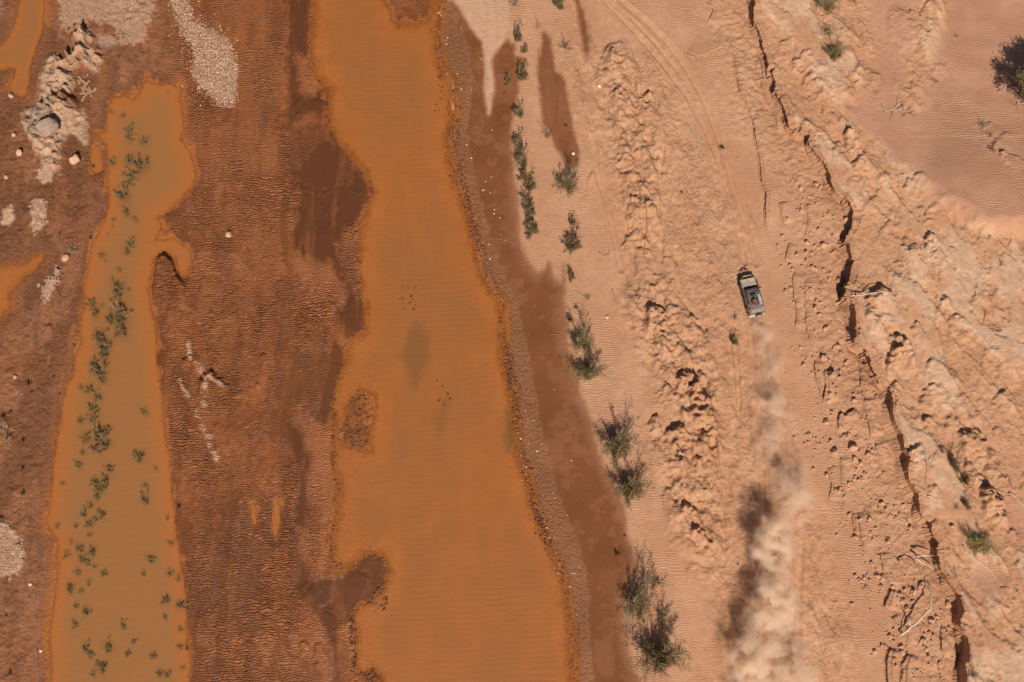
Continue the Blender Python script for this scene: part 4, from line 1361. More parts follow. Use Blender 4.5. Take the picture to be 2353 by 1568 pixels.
# ---- bare dead wood
def dead(fx, fy, rpx, mesh, label, mat=M_DEAD, name='dead_tree', cat='dead tree', rz=0.0, group=None, hz=1.0, tilt=0.0):
    p = on_ground(fx, fy)
    s = rpx / 22.4 / 1.5
    o = link(name, mesh, mat)
    o.location = p
    o.rotation_euler = (tilt, 0, rz)
    o.scale = (s, s, s * hz)
    if mesh.materials[0] != mat:
        o.material_slots[0].link = 'OBJECT'
        o.material_slots[0].material = mat
    return tag(o, label, cat, group)


dead(2052, 252, 36, DEADM[0], 'pale bare dead tree on the dune, its white stem bent upward', rz=1.0)
dead(2080, 258, 30, DEADM[1], 'dark twisted dead tree beside the pale bent one', M_DARKWOOD, rz=2.2)
dead(2312, 205, 46, DEADM[2], 'big bleached leafless tree in front of the dark tree shadow', rz=.4, hz=1.2)
dead(2338, 232, 34, DEADM[0], 'bleached tangle of branches at the right edge under the leafy tree', rz=2.0, hz=1.2)
dead(1893, 60, 26, DEADM[1], 'white forked dead branches on the high bank under the green bush', rz=.8)
dead(1950, 55, 20, DEADM[0], 'dark dead twigs right of the green bush on the high bank', M_DARKWOOD, rz=3.4)
dead(1935, 1160, 12, DEADM[2], 'dry twig clump on the clods below the broken ledge', M_DARKWOOD, 'dead_bush', 'dead bush', 1.4)
dead(1992, 1163, 16, DEADM[0], 'dead bush lying on the sand among the clods', M_DARKWOOD, 'dead_bush', 'dead bush', .4)
dead(262, 846, 11, DEADM[1], 'white dead twigs sticking out of the pool', M_DEAD, 'dead_bush', 'dead bush', .2)
dead(1475, 840, 12, DEADM[2], 'dark wiry dead bush among the clay mounds', M_DARKWOOD, 'dead_bush', 'dead bush', 2)
dead(2286, 700, 12, DEADM[1], 'thin dead branch heap on the broken slab', M_DARKWOOD, 'dead_bush', 'dead bush', 2.8, hz=.5)
dead(1440, 655, 10, DEADM[0], 'small wiry dead bush on the clay left of the big mounds', M_DARKWOOD, 'dead_bush', 'dead bush', 1.2, hz=.5)


def stick(path, rad, label, mat=M_DEAD, forks=(), zs=None, name='fallen_branch', cat='branch'):
    rad = rad * 1.35
    zs = [z * 1.4 for z in zs] if zs else None
    mb = MB()
    P = []
    for i, (fx, fy) in enumerate(path):
        p = on_ground(fx, fy)
        p.z += rad * .8 + (zs[i] if zs else 0.03)
        P.append(p)
    o3 = P[0].copy()
    # resample with wobble
    Q, Rr = [], []
    r = random.Random(len(path) * 7 + int(path[0][0]))
    for i in range(len(P) - 1):
        for k in range(3):
            t = k / 3
            q = P[i].lerp(P[i + 1], t)
            q.z = max(q.z, gz(q.x, q.y) + rad * .6)
            Q.append(q - o3 + Vector((r.uniform(-1, 1), r.uniform(-1, 1), 0)) * rad * .6)
            Rr.append(rad * (1 - .65 * (i + t) / (len(P) - 1)))
    Q.append(P[-1] - o3)
    Rr.append(rad * .3)
    mb.tube(Q, Rr, 6)
    for (i, dx, dy, dz, L) in forks:
        a = Q[min(i, len(Q) - 1)]
        d = Vector((dx, dy, dz)).normalized()
        mb.tube([a, a + d * L * .5 + Vector((r.uniform(-.05, .05), r.uniform(-.05, .05), .03)), a + d * L], [rad * .55, rad * .4, rad * .15], 5)
    o = mb.build(name, mat, smooth=True)
    o.location = o3
    return tag(o, label, cat)


stick([(1920, 697), (1945, 689), (1970, 682), (1985, 679), (2010, 675), (2043, 675)], .075, 'long pale fallen branch bridging the broken ledge to the slab', zs=[.05, .3, .25, .3, .35, .3], forks=((4, -.3, -.8, .1, 1.0), (2, .8, .5, .2, .7)))
stick([(1916, 703), (1920, 715), (1926, 730), (1935, 743)], .03, 'thin pale twig hanging below the long fallen branch')
stick([(2095, 1282), (2110, 1292), (2125, 1300), (2140, 1308)], .07, 'short white log wedged under the ledge', zs=[.5, .45, .4, .3], name='fallen_log', cat='log')
stick([(2098, 1279), (2112, 1277), (2128, 1278), (2142, 1276)], .06, 'white log lying crosswise above the wedged one', zs=[.6, .65, .6, .4], name='fallen_log', cat='log')
stick([(2066, 1460), (2085, 1440), (2108, 1416), (2125, 1390), (2131, 1360), (2126, 1332)], .10, 'large curved pale log standing off the clods with a dark shadow', zs=[.15, .5, .8, .85, .6, .2], name='fallen_log', cat='log', forks=((3, -.3, .9, .2, 1.1), (5, .5, .8, .2, .6), (8, .8, .3, .2, .5)))
stick([(2068, 1458), (2072, 1440), (2082, 1425), (2096, 1412), (2106, 1404)], .05, 'forked grey branch beside the large curved log', M_DARKWOOD, zs=[.1, .3, .4, .45, .5])
stick([(2062, 1290), (2078, 1284), (2098, 1296), (2112, 1315), (2126, 1340), (2140, 1350)], .05, 'dark branch sweeping across the sand to the curved log', M_DARKWOOD, zs=[.1, .3, .35, .3, .2, .1])
stick([(2211, 1254), (2226, 1275), (2250, 1292), (2276, 1312), (2292, 1340), (2303, 1365), (2309, 1380)], .05, 'long thin white branch below the dome-shaped bush')
stick([(2298, 1352), (2310, 1351), (2322, 1350)], .035, 'short dark twig crossing the end of the long white branch', M_DARKWOOD)
stick([(2319, 1134), (2330, 1140), (2342, 1154), (2356, 1170)], .055, 'pale branch at the right edge beside the scoured slab')
stick([(2256, 1134), (2272, 1131), (2290, 1131), (2308, 1136)], .05, 'pale branch lying along the lip of the scoured hollow', zs=[.1, .2, .2, .1])
stick([(2130, 1141), (2142, 1143), (2150, 1150)], .06, 'short pale log by the dark hollow on the slab', name='fallen_log', cat='log')
stick([(2127, 1060), (2130, 1075), (2126, 1095), (2127, 1122)], .03, 'upright thin branch down the edge of the pale slab', M_DARKWOOD)
stick([(2134, 1058), (2140, 1045), (2133, 1040)], .03, 'thin twig at the head of the pale slab edge')
stick([(2046, 509), (2036, 520), (2022, 538), (2012, 555)], .045, 'dark curved stick on the slab above the dune foot', M_DARKWOOD, zs=[.15] * 4)
stick([(2120, 729), (2132, 735), (2144, 744)], .04, 'thin pale stick on the slab right of the dark hollow')
stick([(2240, 672), (2248, 690), (2256, 697)], .04, 'bent pale stick on the broken slab at the right')
stick([(2262, 682), (2266, 690), (2275, 683)], .03, 'thin v-shaped twig right of the bent pale stick')
stick([(2265, 714), (2262, 728), (2260, 742)], .03, 'short straight dark stick on the broken slab', M_DARKWOOD)
stick([(2228, 717), (2236, 728)], .03, 'thin white twig left of the straight dark stick')
stick([(2174, 590), (2184, 600), (2190, 608)], .035, 'white twig at the side of the pale leaf-shaped slab')
stick([(2000, 710), (2018, 712), (2024, 725), (2018, 740), (2010, 744)], .03, 'curled thin stick on the mound under the long fallen branch')
stick([(2060, 705), (2066, 716), (2070, 724)], .025, 'thin twig above the dark arch hollow')
stick([(2310, 1065), (2326, 1080)], .03, 'thin white stick near the right edge above the scoured hollow')
stick([(2318, 1100), (2322, 1115), (2326, 1126)], .03, 'thin dark stick near the right edge', M_DARKWOOD)
stick([(2246, 1310), (2262, 1325), (2278, 1338)], .025, 'thin twig parallel to the long white branch')
stick([(2152, 1200), (2160, 1212), (2165, 1220)], .03, 'white twig right of the ledge above the logs')
stick([(2192, 1302), (2200, 1325), (2208, 1340)], .035, 'pale twig below the small dark boulder')
stick([(2246, 1530), (2258, 1545), (2268, 1566)], .03, 'thin pale stick in the lower right corner')
stick([(2340, 1200), (2350, 1212)], .03, 'thin stick at the right edge above the dune tongue')
stick([(1537, 700), (1530, 710)], .03, 'short twig on the clay mound', M_DARKWOOD)
stick([(1460, 683), (1472, 681), (1468, 690), (1460, 697)], .03, 'bent dark stick on clay between two mounds', M_DARKWOOD)
stick([(1499, 800), (1508, 820), (1522, 836), (1530, 850), (1538, 862)], .03, 'long wiry stick beside the clay mounds', M_DARKWOOD, forks=((6, 1, .2, .1, .5), (9, .6, -.6, .1, .4)))
stick([(1483, 454), (1486, 490), (1487, 530), (1480, 570), (1478, 590)], .03, 'long thin dark stick lying down the clay strip', M_DARKWOOD)
stick([(1263, 767), (1276, 769), (1288, 768)], .03, 'short stick in the damp brown band', M_DARKWOOD)
stick([(1440, 635), (1442, 655), (1452, 660)], .025, 'thin dark twig left of the clay mounds', M_DARKWOOD)
stick([(1376, 580), (1388, 588), (1398, 585), (1400, 575)], .03, 'curved dark twig on the sand left of the mounds', M_DARKWOOD)
stick([(1309, 284), (1318, 285)], .025, 'dark twig in the upper damp patch', M_DARKWOOD)
stick([(1406, 665), (1414, 690), (1418, 700)], .025, 'wiry twig on rippled sand left of the mounds', M_DARKWOOD)
stick([(86, 1490), (86, 1530), (90, 1568), (91, 1590)], .03, 'long dark reed line down the lower left bank', M_DARKWOOD)
stick([(0, 18), (20, 28), (34, 33)], .04, 'dark root in the upper left corner', M_DARKWOOD)

# ---- the leafy tree just outside the right edge; its shadow falls into the picture
def big_tree(fx, fy, label):
    r = random.Random(5)
    p = on_ground(fx, fy)
    o = empty('desert_tree', p, 0, (1.5, 1.5, 1.1))
    tag(o, label, 'tree')
    wood, leaf = MB(), MB()
    tips = []

    def grow(p, d, L, rad, lev):
        path = [p]
        for k in range(4):
            d = (d + Vector((r.uniform(-.25, .25), r.uniform(-.25, .25), r.uniform(-.1, .2)))).normalized()
            p = p + d * L / 4
            path.append(p)
        wood.tube(path, [rad * (1 - .45 * k / 4) for k in range(5)], 6 if lev > 2 else 4, False)
        if lev == 0:
            tips.append((path[-1], d))
            tips.append((path[2], d))
            return
        for k in range(3):
            grow(path[r.choice((3, 4, 4))], (d + Vector((r.uniform(-1, 1), r.uniform(-1, 1), r.uniform(-.3, .5))) * .8).normalized(), L * r.uniform(.6, .85), rad * .55, lev - 1)

    for az in (0.2, 1.5, 2.9, 4.3, 5.4):
        grow(Vector((0, 0, -.1)), Vector((math.cos(az) * .5, math.sin(az) * .5, 1)).normalized(), 1.7, .13, 3)
    for a, d in tips:
        for k in range(44):
            q = a + Vector((r.gauss(0, .22), r.gauss(0, .22), r.gauss(0, .18)))
            blade(leaf, q, d + Vector((r.uniform(-1, 1), r.uniform(-1, 1), r.uniform(-.4, .6))), r.uniform(.16, .34), r.uniform(.02, .035), r)
    wood.build('trunk', M_TWIG, o, True)
    leaf.build('crown', M_LEAF, o)
    return o


big_tree(2374, 244, 'leafy tree at the right edge casting the big dark shadow')


# ---- stones, clods, boulders
def ico(sub):
    bm = bmesh.new()
    bmesh.ops.create_icosphere(bm, subdivisions=sub, radius=1)
    return bm


def rock_mesh(seed, flat=.7, ang=5, sub=2, amp=.25):
    r = random.Random(seed)
    bm = ico(sub)
    cuts = [(Vector((r.gauss(0, 1), r.gauss(0, 1), r.gauss(0, .8))).normalized(), r.uniform(.55, .85)) for _ in range(ang)]
    off = r.uniform(0, 100)
    from mathutils import noise
    for v in bm.verts:
        c = v.co.copy()
        for n, d in cuts:
            k = c.dot(n)
            if k > d:
                c -= n * (k - d)
        c *= 1 + amp * noise.noise(c * 1.6 + Vector((off, 0, 0)))
        v.co = Vector((c.x, c.y * r.uniform(.97, 1.03), c.z * flat))
    me = bpy.data.meshes.new('clod')
    bm.to_mesh(me)
    bm.free()
    return me


def relabel(items, marks, noun, maxd=1e9):
    """own labels from the nearest landmark, the side of it and the size among those beside it"""
    cells = {}
    for o, x, y, s in items:
        m = min(marks, key=lambda k: math.hypot(k[0] - x, k[1] - y))
        dx, dy = x - m[0], y - m[1]
        side = ('right of' if dx > 0 else 'left of') if abs(dx) > abs(dy) else ('below' if dy > 0 else 'above')
        cells.setdefault((m[2], side), []).append((s, math.hypot(dx, dy), o))
    words = ['largest', 'second largest', 'third largest', 'fourth largest', 'fifth largest', 'sixth largest', 'seventh largest', 'eighth largest', 'ninth largest', 'tenth largest']
    for (mn, side), L in cells.items():
        L.sort(key=lambda k: -k[0])
        n = len(L)
        for i, (s, d, o) in enumerate(L):
            if n == 1:
                lab = 'lone %s just %s %s' % (noun, side, mn)
            elif n == 2:
                lab = '%s of two %ss %s %s' % (('larger', 'smaller')[i], noun, side, mn)
            elif i == n - 1:
                lab = 'smallest %s %s %s' % (noun, side, mn)
            elif i < len(words):
                lab = '%s %s %s %s' % (words[i], noun, side, mn)
            else:
                lab = 'one of the smaller %ss %s %s' % (noun, side, mn)
            o['label'] = lab


PM = [(x_, y_, 'the ' + n_) for x_, y_, n_ in ((300, 306, 'pale drowned pair'), (325, 380, 'bushy shrub in the upper pool'), (283, 447, 'round shrub above the bend'), (300, 560, 'hooked inlet mouth'), (273, 665, 'dark round drowned shrub'), (270, 730, 'big drowned clump'),
      (235, 850, 'shrub by the white dead twigs'), (229, 1000, 'mid-pool drowned cluster'), (321, 1050, 'star-shaped drowned shrub'), (330, 945, 'narrow lone drowned shrub'), (334, 1147, 'shrub with the tail shadow'), (243, 1105, 'shrub with silvery twigs'), (134, 1208, 'notch in the left pool shore'),
      (200, 1190, 'gap below the silvery shrub'), (200, 1280, 'lower left weed row'), (348, 1286, 'shrub with the smeared shadow'), (383, 1378, 'shrub with the long brown shadow'), (236, 1533, 'dark shrub near the bottom'), (180, 1400, 'left weed line'), (410, 1450, 'lower right pool edge'))]
relabel([w_[:4] for w_ in weeds if w_[4]], PM, 'drowned shrub')
relabel([w_[:4] for w_ in weeds if not w_[4]], PM, 'drowned weed')
CLODM = [rock_mesh(i, .75, 9, 2, .35) for i in range(8)]
STONEM = [rock_mesh(40 + i, .6, 2, 2, .15) for i in range(4)]


def rock(name, meshes, fx, fy, rad, label, cat, group, mat, sink=.35):
    me = rng.choice(meshes)
    o = link(name, me, mat)
    if me.materials[0] != mat:
        o.material_slots[0].link = 'OBJECT'
        o.material_slots[0].material = mat
    p = on_ground(fx, fy)
    p.z += rad * (.75 - sink) * .6
    o.location = p
    o.rotation_euler = (rng.uniform(-.5, .5), rng.uniform(-.5, .5), rng.uniform(0, 6.28))
    o.scale = (rad * rng.uniform(.85, 1.2), rad * rng.uniform(.8, 1.1), rad * rng.uniform(1.0, 1.5))
    return tag(o, label, cat, group)


CL = {'A': """265 110|350 120|300 170|380 240|400 250|390 570|460 540|490 640|540 710|460 720|350 750|400 760|370 880|320 870|120 880|510 910|560 990|650 1010|270 360|300 370|590 600|520 915|430 690|455 700|350 830|380 1090|400 1100|470 1095|490 1120|375 1200|480 1215|500 1250|520 1265|430 1260|600 750|580 760|240 1160|160 1110|445 130|480 150|560 230|630 260|320 270|460 260|715 450|600 420|510 410|560 395
215 250|180 440|130 600|90 690|120 780|260 770|200 870|220 905|310 880|355 900|430 905|545 950|570 945|555 1000|460 985|300 1080|320 1100|360 1110|210 1090|235 1210|350 1190|390 1240|440 1200|470 1330|500 1470|530 1450|430 1480|470 700|510 660|530 680|545 690""",
      'B': """320 215|410 150|300 60|660 100|450 110|560 180|470 280|650 330|620 370|690 380|740 410|630 430|630 490|570 490|550 550|800 550|830 490|430 705|530 740|380 860|245 885|335 945|480 950|510 895|800 1080|920 990|820 900|840 1010|540 1230|590 1220|880 1210|960 1260|610 1350|660 1350|700 1430|950 1460|1010 1530|1080 1540|355 150|345 170|700 240|730 250|715 195|600 75|680 90|670 120|610 50|380 310|400 290|540 440|600 400|660 280
790 545|860 1260|740 860|705 880|725 890|690 870|665 890|900 910|930 960|960 1000|990 1010|440 890|370 930|355 860|415 890|580 680|585 650|700 960|720 1010|805 1000|820 1110|850 1120|870 1080|810 1180|800 1250|790 1270|740 1310|770 1300|830 1275|870 1280|620 1370|640 1380|680 1340|900 1230|1040 1490|1160 1520|1240 1510|1290 1500|1370 1500|1400 1530|1390 1550""",
      'C': """740 35|930 70|985 150|940 200|1140 40|1105 50|1300 140|1250 100|630 215|835 620|860 670|880 710|770 845|1030 640|1230 650|1330 740|1400 680|1320 830|1270 890|1640 850|1500 1190|1470 1330|1450 1270|1160 1360|980 1295|1070 1235|1220 1240|1140 1190|1100 1100|1410 1500|1580 1400|1580 1500|800 235|790 120|880 240|910 110|1000 235|960 260|1290 180|1310 155|1280 95|1200 20|1170 60|1180 80|1120 30|940 900|990 530|950 480|915 570|930 630|1000 590|1050 610|1040 690
1130 580|1140 690|1170 740|1190 790|1220 760|1250 720|1300 700|1310 760|1340 720|1420 660|1390 690|1350 620|1240 820|1290 800|1340 820|1500 950|1540 940|1550 970|1490 1040|1500 1000|1520 1140|1480 1110|1440 1130|1400 1090|1390 1210|1430 1240|1420 1180|1150 1080|1080 1110|1120 1150|1160 1190|1040 1230|1020 1250|1090 1250|1230 1300|1270 1340|1170 1420|1580 1440|1570 1460|1400 1480|1660 1080|1640 1110|1700 1090|1740 1100|880 610|850 640|900 700|745 640"""}
BIG = [('A', 360, 665, .42, 'split boulder on the sand above the clod field, dark shadow behind'), ('A', 510, 690, .50, 'large blocky boulder left of the dark ledge gap'), ('A', 410, 895, .42, 'tilted boulder lowest of the upper clod field'),
       ('B', 640, 45, .42, 'angular boulder near the fractured ledge corner'), ('B', 510, 155, .55, 'jagged boulder casting a black triangular shadow'), ('B', 590, 310, .62, 'biggest pale boulder among the clods by the dust trail'),
       ('B', 610, 1015, .52, 'smooth rounded flat boulder among angular ones'), ('B', 780, 975, .60, 'large pale boulder with a black shadow above the sand drift'), ('B', 925, 1045, .52, 'pointed boulder with a two-peaked shadow'),
       ('B', 572, 915, .30, 'lone pale stone with a square shadow'), ('B', 420, 1180, .28, 'lone upright stone on rippled sand right of the dust'), ('B', 885, 130, .6, 'pale block fallen from the ledge'), ('B', 800, 1085, .4, 'dark sided block below the large pale boulder'),
       ('C', 835, 75, .36, 'tall pale stone at the head of the low step'), ('C', 1100, 270, .40, 'round dark boulder left of the fallen logs'), ('C', 1690, 140, .36, 'lone boulder on the high bank above the dome bush'), ('C', 800, 592, .28, 'topmost stone of the small diagonal row on sand'),
       ('C', 1640, 855, .42, 'dark hollowed boulder at the foot of the lower ledge'), ('C', 770, 850, .28, 'oval stone alone on the rippled sand'), ('C', 630, 218, .22, 'single small stone far out on rippled sand')]
T = {'A': (3, 392.3), 'B': (3, 784.6), 'C': (3, 1175.7)}


def tile(k, tx, ty):
    c, o = T[k]
    return c * 588.25 + tx * .2502, o + ty * .25


clods = []
for k, s in CL.items():
    where = {'A': 'beside the upper broken ledge', 'B': 'between the dust trail and the ledge', 'C': 'around the fallen logs at the lower ledge'}[k]
    for q in s.replace('\n', '|').split('|'):
        tx, ty = (float(v) for v in q.split())
        rad = rng.choice((.11, .14, .17, .2, .24, .3)) * rng.uniform(.85, 1.15)
        fx, fy = tile(k, tx, ty)
        clods.append((rock('sandstone_clod', CLODM, fx, fy, rad, 'broken red sandstone clod ' + where, 'clod', 'sandstone clods ' + where, M_ROCK), fx, fy, rad))
for k, tx, ty, rad, lab in BIG:
    fx, fy = tile(k, tx, ty)
    rock('boulder', CLODM, fx, fy, rad * .82, lab, 'boulder', None, M_ROCK if rad > .25 else M_PALEROCK)
SHORT = ['the split boulder', 'the large blocky boulder', 'the tilted boulder', 'the boulder by the fractured ledge', 'the jagged boulder with triangular shadow', 'the biggest pale boulder', 'the smooth flat boulder',
         'the large boulder above the sand drift', 'the pointed two-shadow boulder', 'the pale stone with square shadow', 'the lone upright stone', 'the block fallen off the ledge', 'the dark sided block', 'the tall pale stone at the step',
         'the round dark boulder', None, 'the diagonal stone row', 'the dark hollowed boulder', 'the lone oval stone', 'the single far-out stone']
marks = [(*tile(b[0], b[1], b[2]), n_) for b, n_ in zip(BIG, SHORT) if n_]
marks += [(2066, 1460, 'the root end of the curved log'), (2128, 1345, 'the upper end of the curved log'), (2098, 1279, 'the crossed white logs'), (1918, 700, 'the foot of the long branch'), (1935, 1160, 'the dry twig clump'), (1992, 1163, 'the dead bush among clods'),
          (1835, 620, 'the fine crack on the upper sand'), (1825, 470, 'the short upper step'), (1930, 970, 'the L-shaped low step'), (2040, 1376, 'the dark slot in the lower clods'), (2042, 1530, 'the lower left dark slot'), (2010, 1240, 'the lower sand step'),
          (1870, 845, 'the clod step beside the dust'), (1900, 1060, 'the clod row under the sand drift'), (2030, 1130, 'the rippled sand pocket'), (2150, 1520, 'the bottom sand gap'), (1800, 560, 'the grainy sand right of the car'), (1985, 1120, 'the broken twig stub')]
relabel(clods, marks, 'sandstone clod')
rock('boulder', CLODM, 172, 368, .62, 'lone brown boulder on the left bank below the grey rock', 'boulder', None, M_PALEROCK)
rock('boulder', CLODM, 45, 352, .45, 'pale lumpy boulder on the mud left of the pale tongue', 'boulder', None, M_PALEROCK)
rock('boulder', CLODM, 108, 288, 1.25, 'large grey weathered rock on the pale ridge', 'boulder', None, M_GREYROCK, .75)
for fx, fy, rad, lab in ((151, 593, .42, 'pale lump of crusted mud left of the pool bend'), (526, 540, .34, 'pale lump alone on the rippled mud flat'), (32, 310, .3, 'pale elongated stone beside the small boulder'), (15, 408, .3, 'pale stone at the left edge of the brown bank'),
                         (70, 1343, .2, 'white stone on the lower left bank'), (94, 1496, .17, 'white pebble beside the reed line'), (26, 221, .3, 'white stone at the foot of the upper left pool'), (35, 867, .22, 'pale stone on the red left bank'), (1377, 198, .2, 'white stone on the track\'s gravel strip'),
                         (1317, 353, .2, 'white stone on a clay mound'), (1395, 729, .2, 'white stone on the big clay mound\'s shoulder')):
    rock('pale_stone', STONEM, fx, fy, rad, lab, 'stone', None, M_PALEROCK if rad > .2 else M_WHITE)
WS = """2 784.6 120 640|2 784.6 145 720|2 784.6 200 730|2 784.6 55 845|2 784.6 80 895|2 784.6 85 1045|2 784.6 230 1010|2 784.6 130 1155|2 784.6 95 1280|2 784.6 380 1395|2 784.6 390 1440|2 784.6 545 1095|2 784.6 390 445|2 784.6 275 940|2 784.6 90 1440|2 784.6 150 940|2 1175.7 215 350|2 1175.7 275 535|2 1175.7 390 240|2 1175.7 340 240|2 1175.7 320 150|2 1175.7 530 690|2 1175.7 595 950|2 1175.7 575 570|2 1175.7 550 570|2 1175.7 235 435|2 1175.7 425 570|2 1175.7 300 935|2 1175.7 390 520|2 1175.7 200 985|2 1175.7 615 505|2 1175.7 510 35
1 392.3 2010 440|1 392.3 2190 360|1 392.3 2240 435|1 392.3 2185 395|1 392.3 2290 640|1 392.3 2255 590|1 392.3 2135 675|1 392.3 2150 810|1 392.3 2085 660|1 392.3 2110 100|1 392.3 2085 180|1 392.3 2100 180|1 392.3 2150 205|1 392.3 2160 60|1 0 1675 120|1 0 1740 370|1 0 1750 405|1 0 1885 260|1 0 1980 820|1 0 1945 940|1 0 1885 820|1 0 2170 1195|1 0 1980 1455|1 0 2010 745|1 0 1650 270|1 0 2065 540|1 0 1850 680|1 0 1740 130|1 0 1700 140|1 0 1690 110|1 0 1760 350|1 0 1935 1330"""
stones = []
for q in WS.replace('\n', '|').split('|'):
    c, o, tx, ty = (float(v) for v in q.split())
    fy = o + ty * .25
    where = 'upper' if fy < 392 else 'middle' if fy < 800 else 'lower'
    rs = rng.uniform(.045, .10)
    so_ = rock('shore_stone', STONEM, c * 588.25 + tx * .2502, fy, rs, 'small whitish stone on the %s stretch of the gravelly right shore' % where, 'stone', 'whitish stones on the %s right shore' % where, M_WHITE, .1)
    stones.append((so_, c * 588.25 + tx * .2502, fy, rs))
relabel(stones, [(1095, y_, 'the shore ' + n_) for y_, n_ in ((20, 'beside the pale sand tongue head'), (100, 'beside the narrowing pale tongue'), (190, 'beside the tongue tip'), (262, 'level with the tongue end'))]
        + [(1040, 30, 'the sand spit mouth')] + [(1190, y_, 'the shore level with the ' + n_) for y_, n_ in ((410, 'cone-shaped tamarisk'), (510, 'smallest bank tamarisk'), (600, 'damp sand fingers'), (735, 'thin edge tamarisk'))]
        + [(1230, y_, 'the shore level with the ' + n_) for y_, n_ in ((860, 'round tamarisk pair'), (1000, 'large pointed tamarisk'), (1125, 'twiggy tamarisk'), (1273, 'dark spiky plant'), (1400, 'lower thicket'))], 'whitish stone')


def scatter(name, fpts, smin, smax, mat, label, sub=1, flat=.6, sink=.2, parent=None, floor=None):
    bm = ico(sub)
    bv = np.array([v.co[:] for v in bm.verts], dtype=np.float32)
    bf = np.array([[v.index for v in f.verts] for f in bm.faces], dtype=np.int32)
    bm.free()
    r = np.random.RandomState(len(fpts))
    V, F = [], []
    for i, (fx, fy) in enumerate(fpts):
        p = on_ground(fx, fy, 0, floor)
        s = r.uniform(smin, smax) * r.choice([.6, .8, 1, 1, 1.5])
        j = bv * (1 + r.uniform(-.28, .28, (len(bv), 1)))
        a = r.uniform(0, 6.28)
        x = j[:, 0] * r.uniform(.7, 1.3)
        y = j[:, 1]
        V.append(np.stack([(x * math.cos(a) - y * math.sin(a)) * s + p.x, (x * math.sin(a) + y * math.cos(a)) * s + p.y, j[:, 2] * s * flat + p.z + s * (flat - sink) * .5], 1))
        F.append(bf + i * len(bv))
    V = np.concatenate(V).astype(np.float32)
    F = np.concatenate(F)
    me = bpy.data.meshes.new(name)
    me.vertices.add(len(V))
    me.vertices.foreach_set('co', V.ravel())
    me.loops.add(F.size)
    me.loops.foreach_set('vertex_index', F.ravel())
    me.polygons.add(len(F))
    me.polygons.foreach_set('loop_start', np.arange(0, F.size, 3, dtype=np.int32))
    me.polygons.foreach_set('loop_total', np.full(len(F), 3, dtype=np.int32))
    me.update()
    o = link(name, me, mat, parent)
    tag(o, label, None, None, 'stuff')
    return o


def inside(poly, x, y):
    c = False
    n = len(poly)
    for i in range(n):
        ax, ay = poly[i]
        bx, by = poly[(i + 1) % n]
        if (ay > y) != (by > y) and x < (bx - ax) * (y - ay) / (by - ay) + ax:
            c = not c
    return c


def fill(poly, n, seed, soft=0):
    r = random.Random(seed)
    xs = [p[0] for p in poly]
    ys = [min(max(p[1], -40), 1620) for p in poly]
    out = []
    t = 0
    while len(out) < n and t < n * 60:
        t += 1
        x, y = r.uniform(min(xs), max(xs)), r.uniform(min(ys), max(ys))
        if inside(poly, x + r.gauss(0, soft), y + r.gauss(0, soft)):
            out.append((x, y))
    return out


CLODBELT = pts("1740 380 1800 420 1870 400 1950 500 1960 560 1930 690 1945 760 1990 840 2030 930 2065 1060 2095 1170 2130 1240 2150 1320 2185 1380 2195 1568 2030 1568 1990 1420 1950 1250 1880 1150 1830 1020 1800 900 1830 760 1790 560")
scatter('clods', fill(CLODBELT, 1500, 3, 8), .035, .085, M_ROCK, 'small clods crumbled below the broken ledge', flat=.8, sink=.1)
scatter('gravel', fill(GRAVELFAN, 2300, 4, 7) + fill(GRAVELFAN, 900, 14, 20), .04, .085, M_GRAVEL, 'pale gravel fan on the red mud bar')
scatter('pebbles', fill(pts("1005 0 1035 0 1050 60 1072 100 1082 170 1080 240 1072 300 1085 380 1098 440 1112 500 1130 560 1160 640 1185 700 1206 780 1222 870 1240 960 1258 1050 1282 1140 1312 1215 1340 1290 1352 1360 1352 1430 1340 1470 1318 1450 1302 1388 1276 1281 1237 1176 1196 1047 1178 917 1160 792 1136 675 1099 592 1086 512 1049 392 1034 312 1044 262 1041 190 1020 160 1003 75"), 650, 5, 5)
        + fill(pts("1050 60 1100 130 1110 250 1100 330 1120 420 1140 520 1150 560 1100 480 1075 380 1060 300 1070 200 1050 120"), 200, 6, 6), .025, .065, M_PEBBLE, 'brown and whitish pebbles along the right shore')
scatter('track_gravel', fill(pts("1570 150 1585 165 1600 230 1592 250 1575 210"), 160, 7, 6) + fill(pts("1578 255 1600 270 1620 330 1618 385 1595 380 1580 320"), 420, 8, 6) + fill(pts("1664 550 1676 560 1690 630 1680 650 1664 600"), 240, 9, 4) + fill(pts("1395 845 1410 840 1415 890 1398 890"), 120, 10, 5), .03, .065, M_GRAVEL, 'gravel strips beside the wheel track')


def along(path, n, seed, spread, t0=0, t1=1):
    r = random.Random(seed)
    seg = [math.hypot(path[i + 1][0] - path[i][0], path[i + 1][1] - path[i][1]) for i in range(len(path) - 1)]
    out = []
    for _ in range(n):
        u = r.random() * sum(seg)
        for i, L in enumerate(seg):
            if u <= L:
                break
            u -= L
        t = u / seg[i]
        out.append((path[i][0] + (path[i + 1][0] - path[i][0]) * t + r.gauss(0, spread), path[i][1] + (path[i + 1][1] - path[i][1]) * t + r.gauss(0, spread)))
    return out


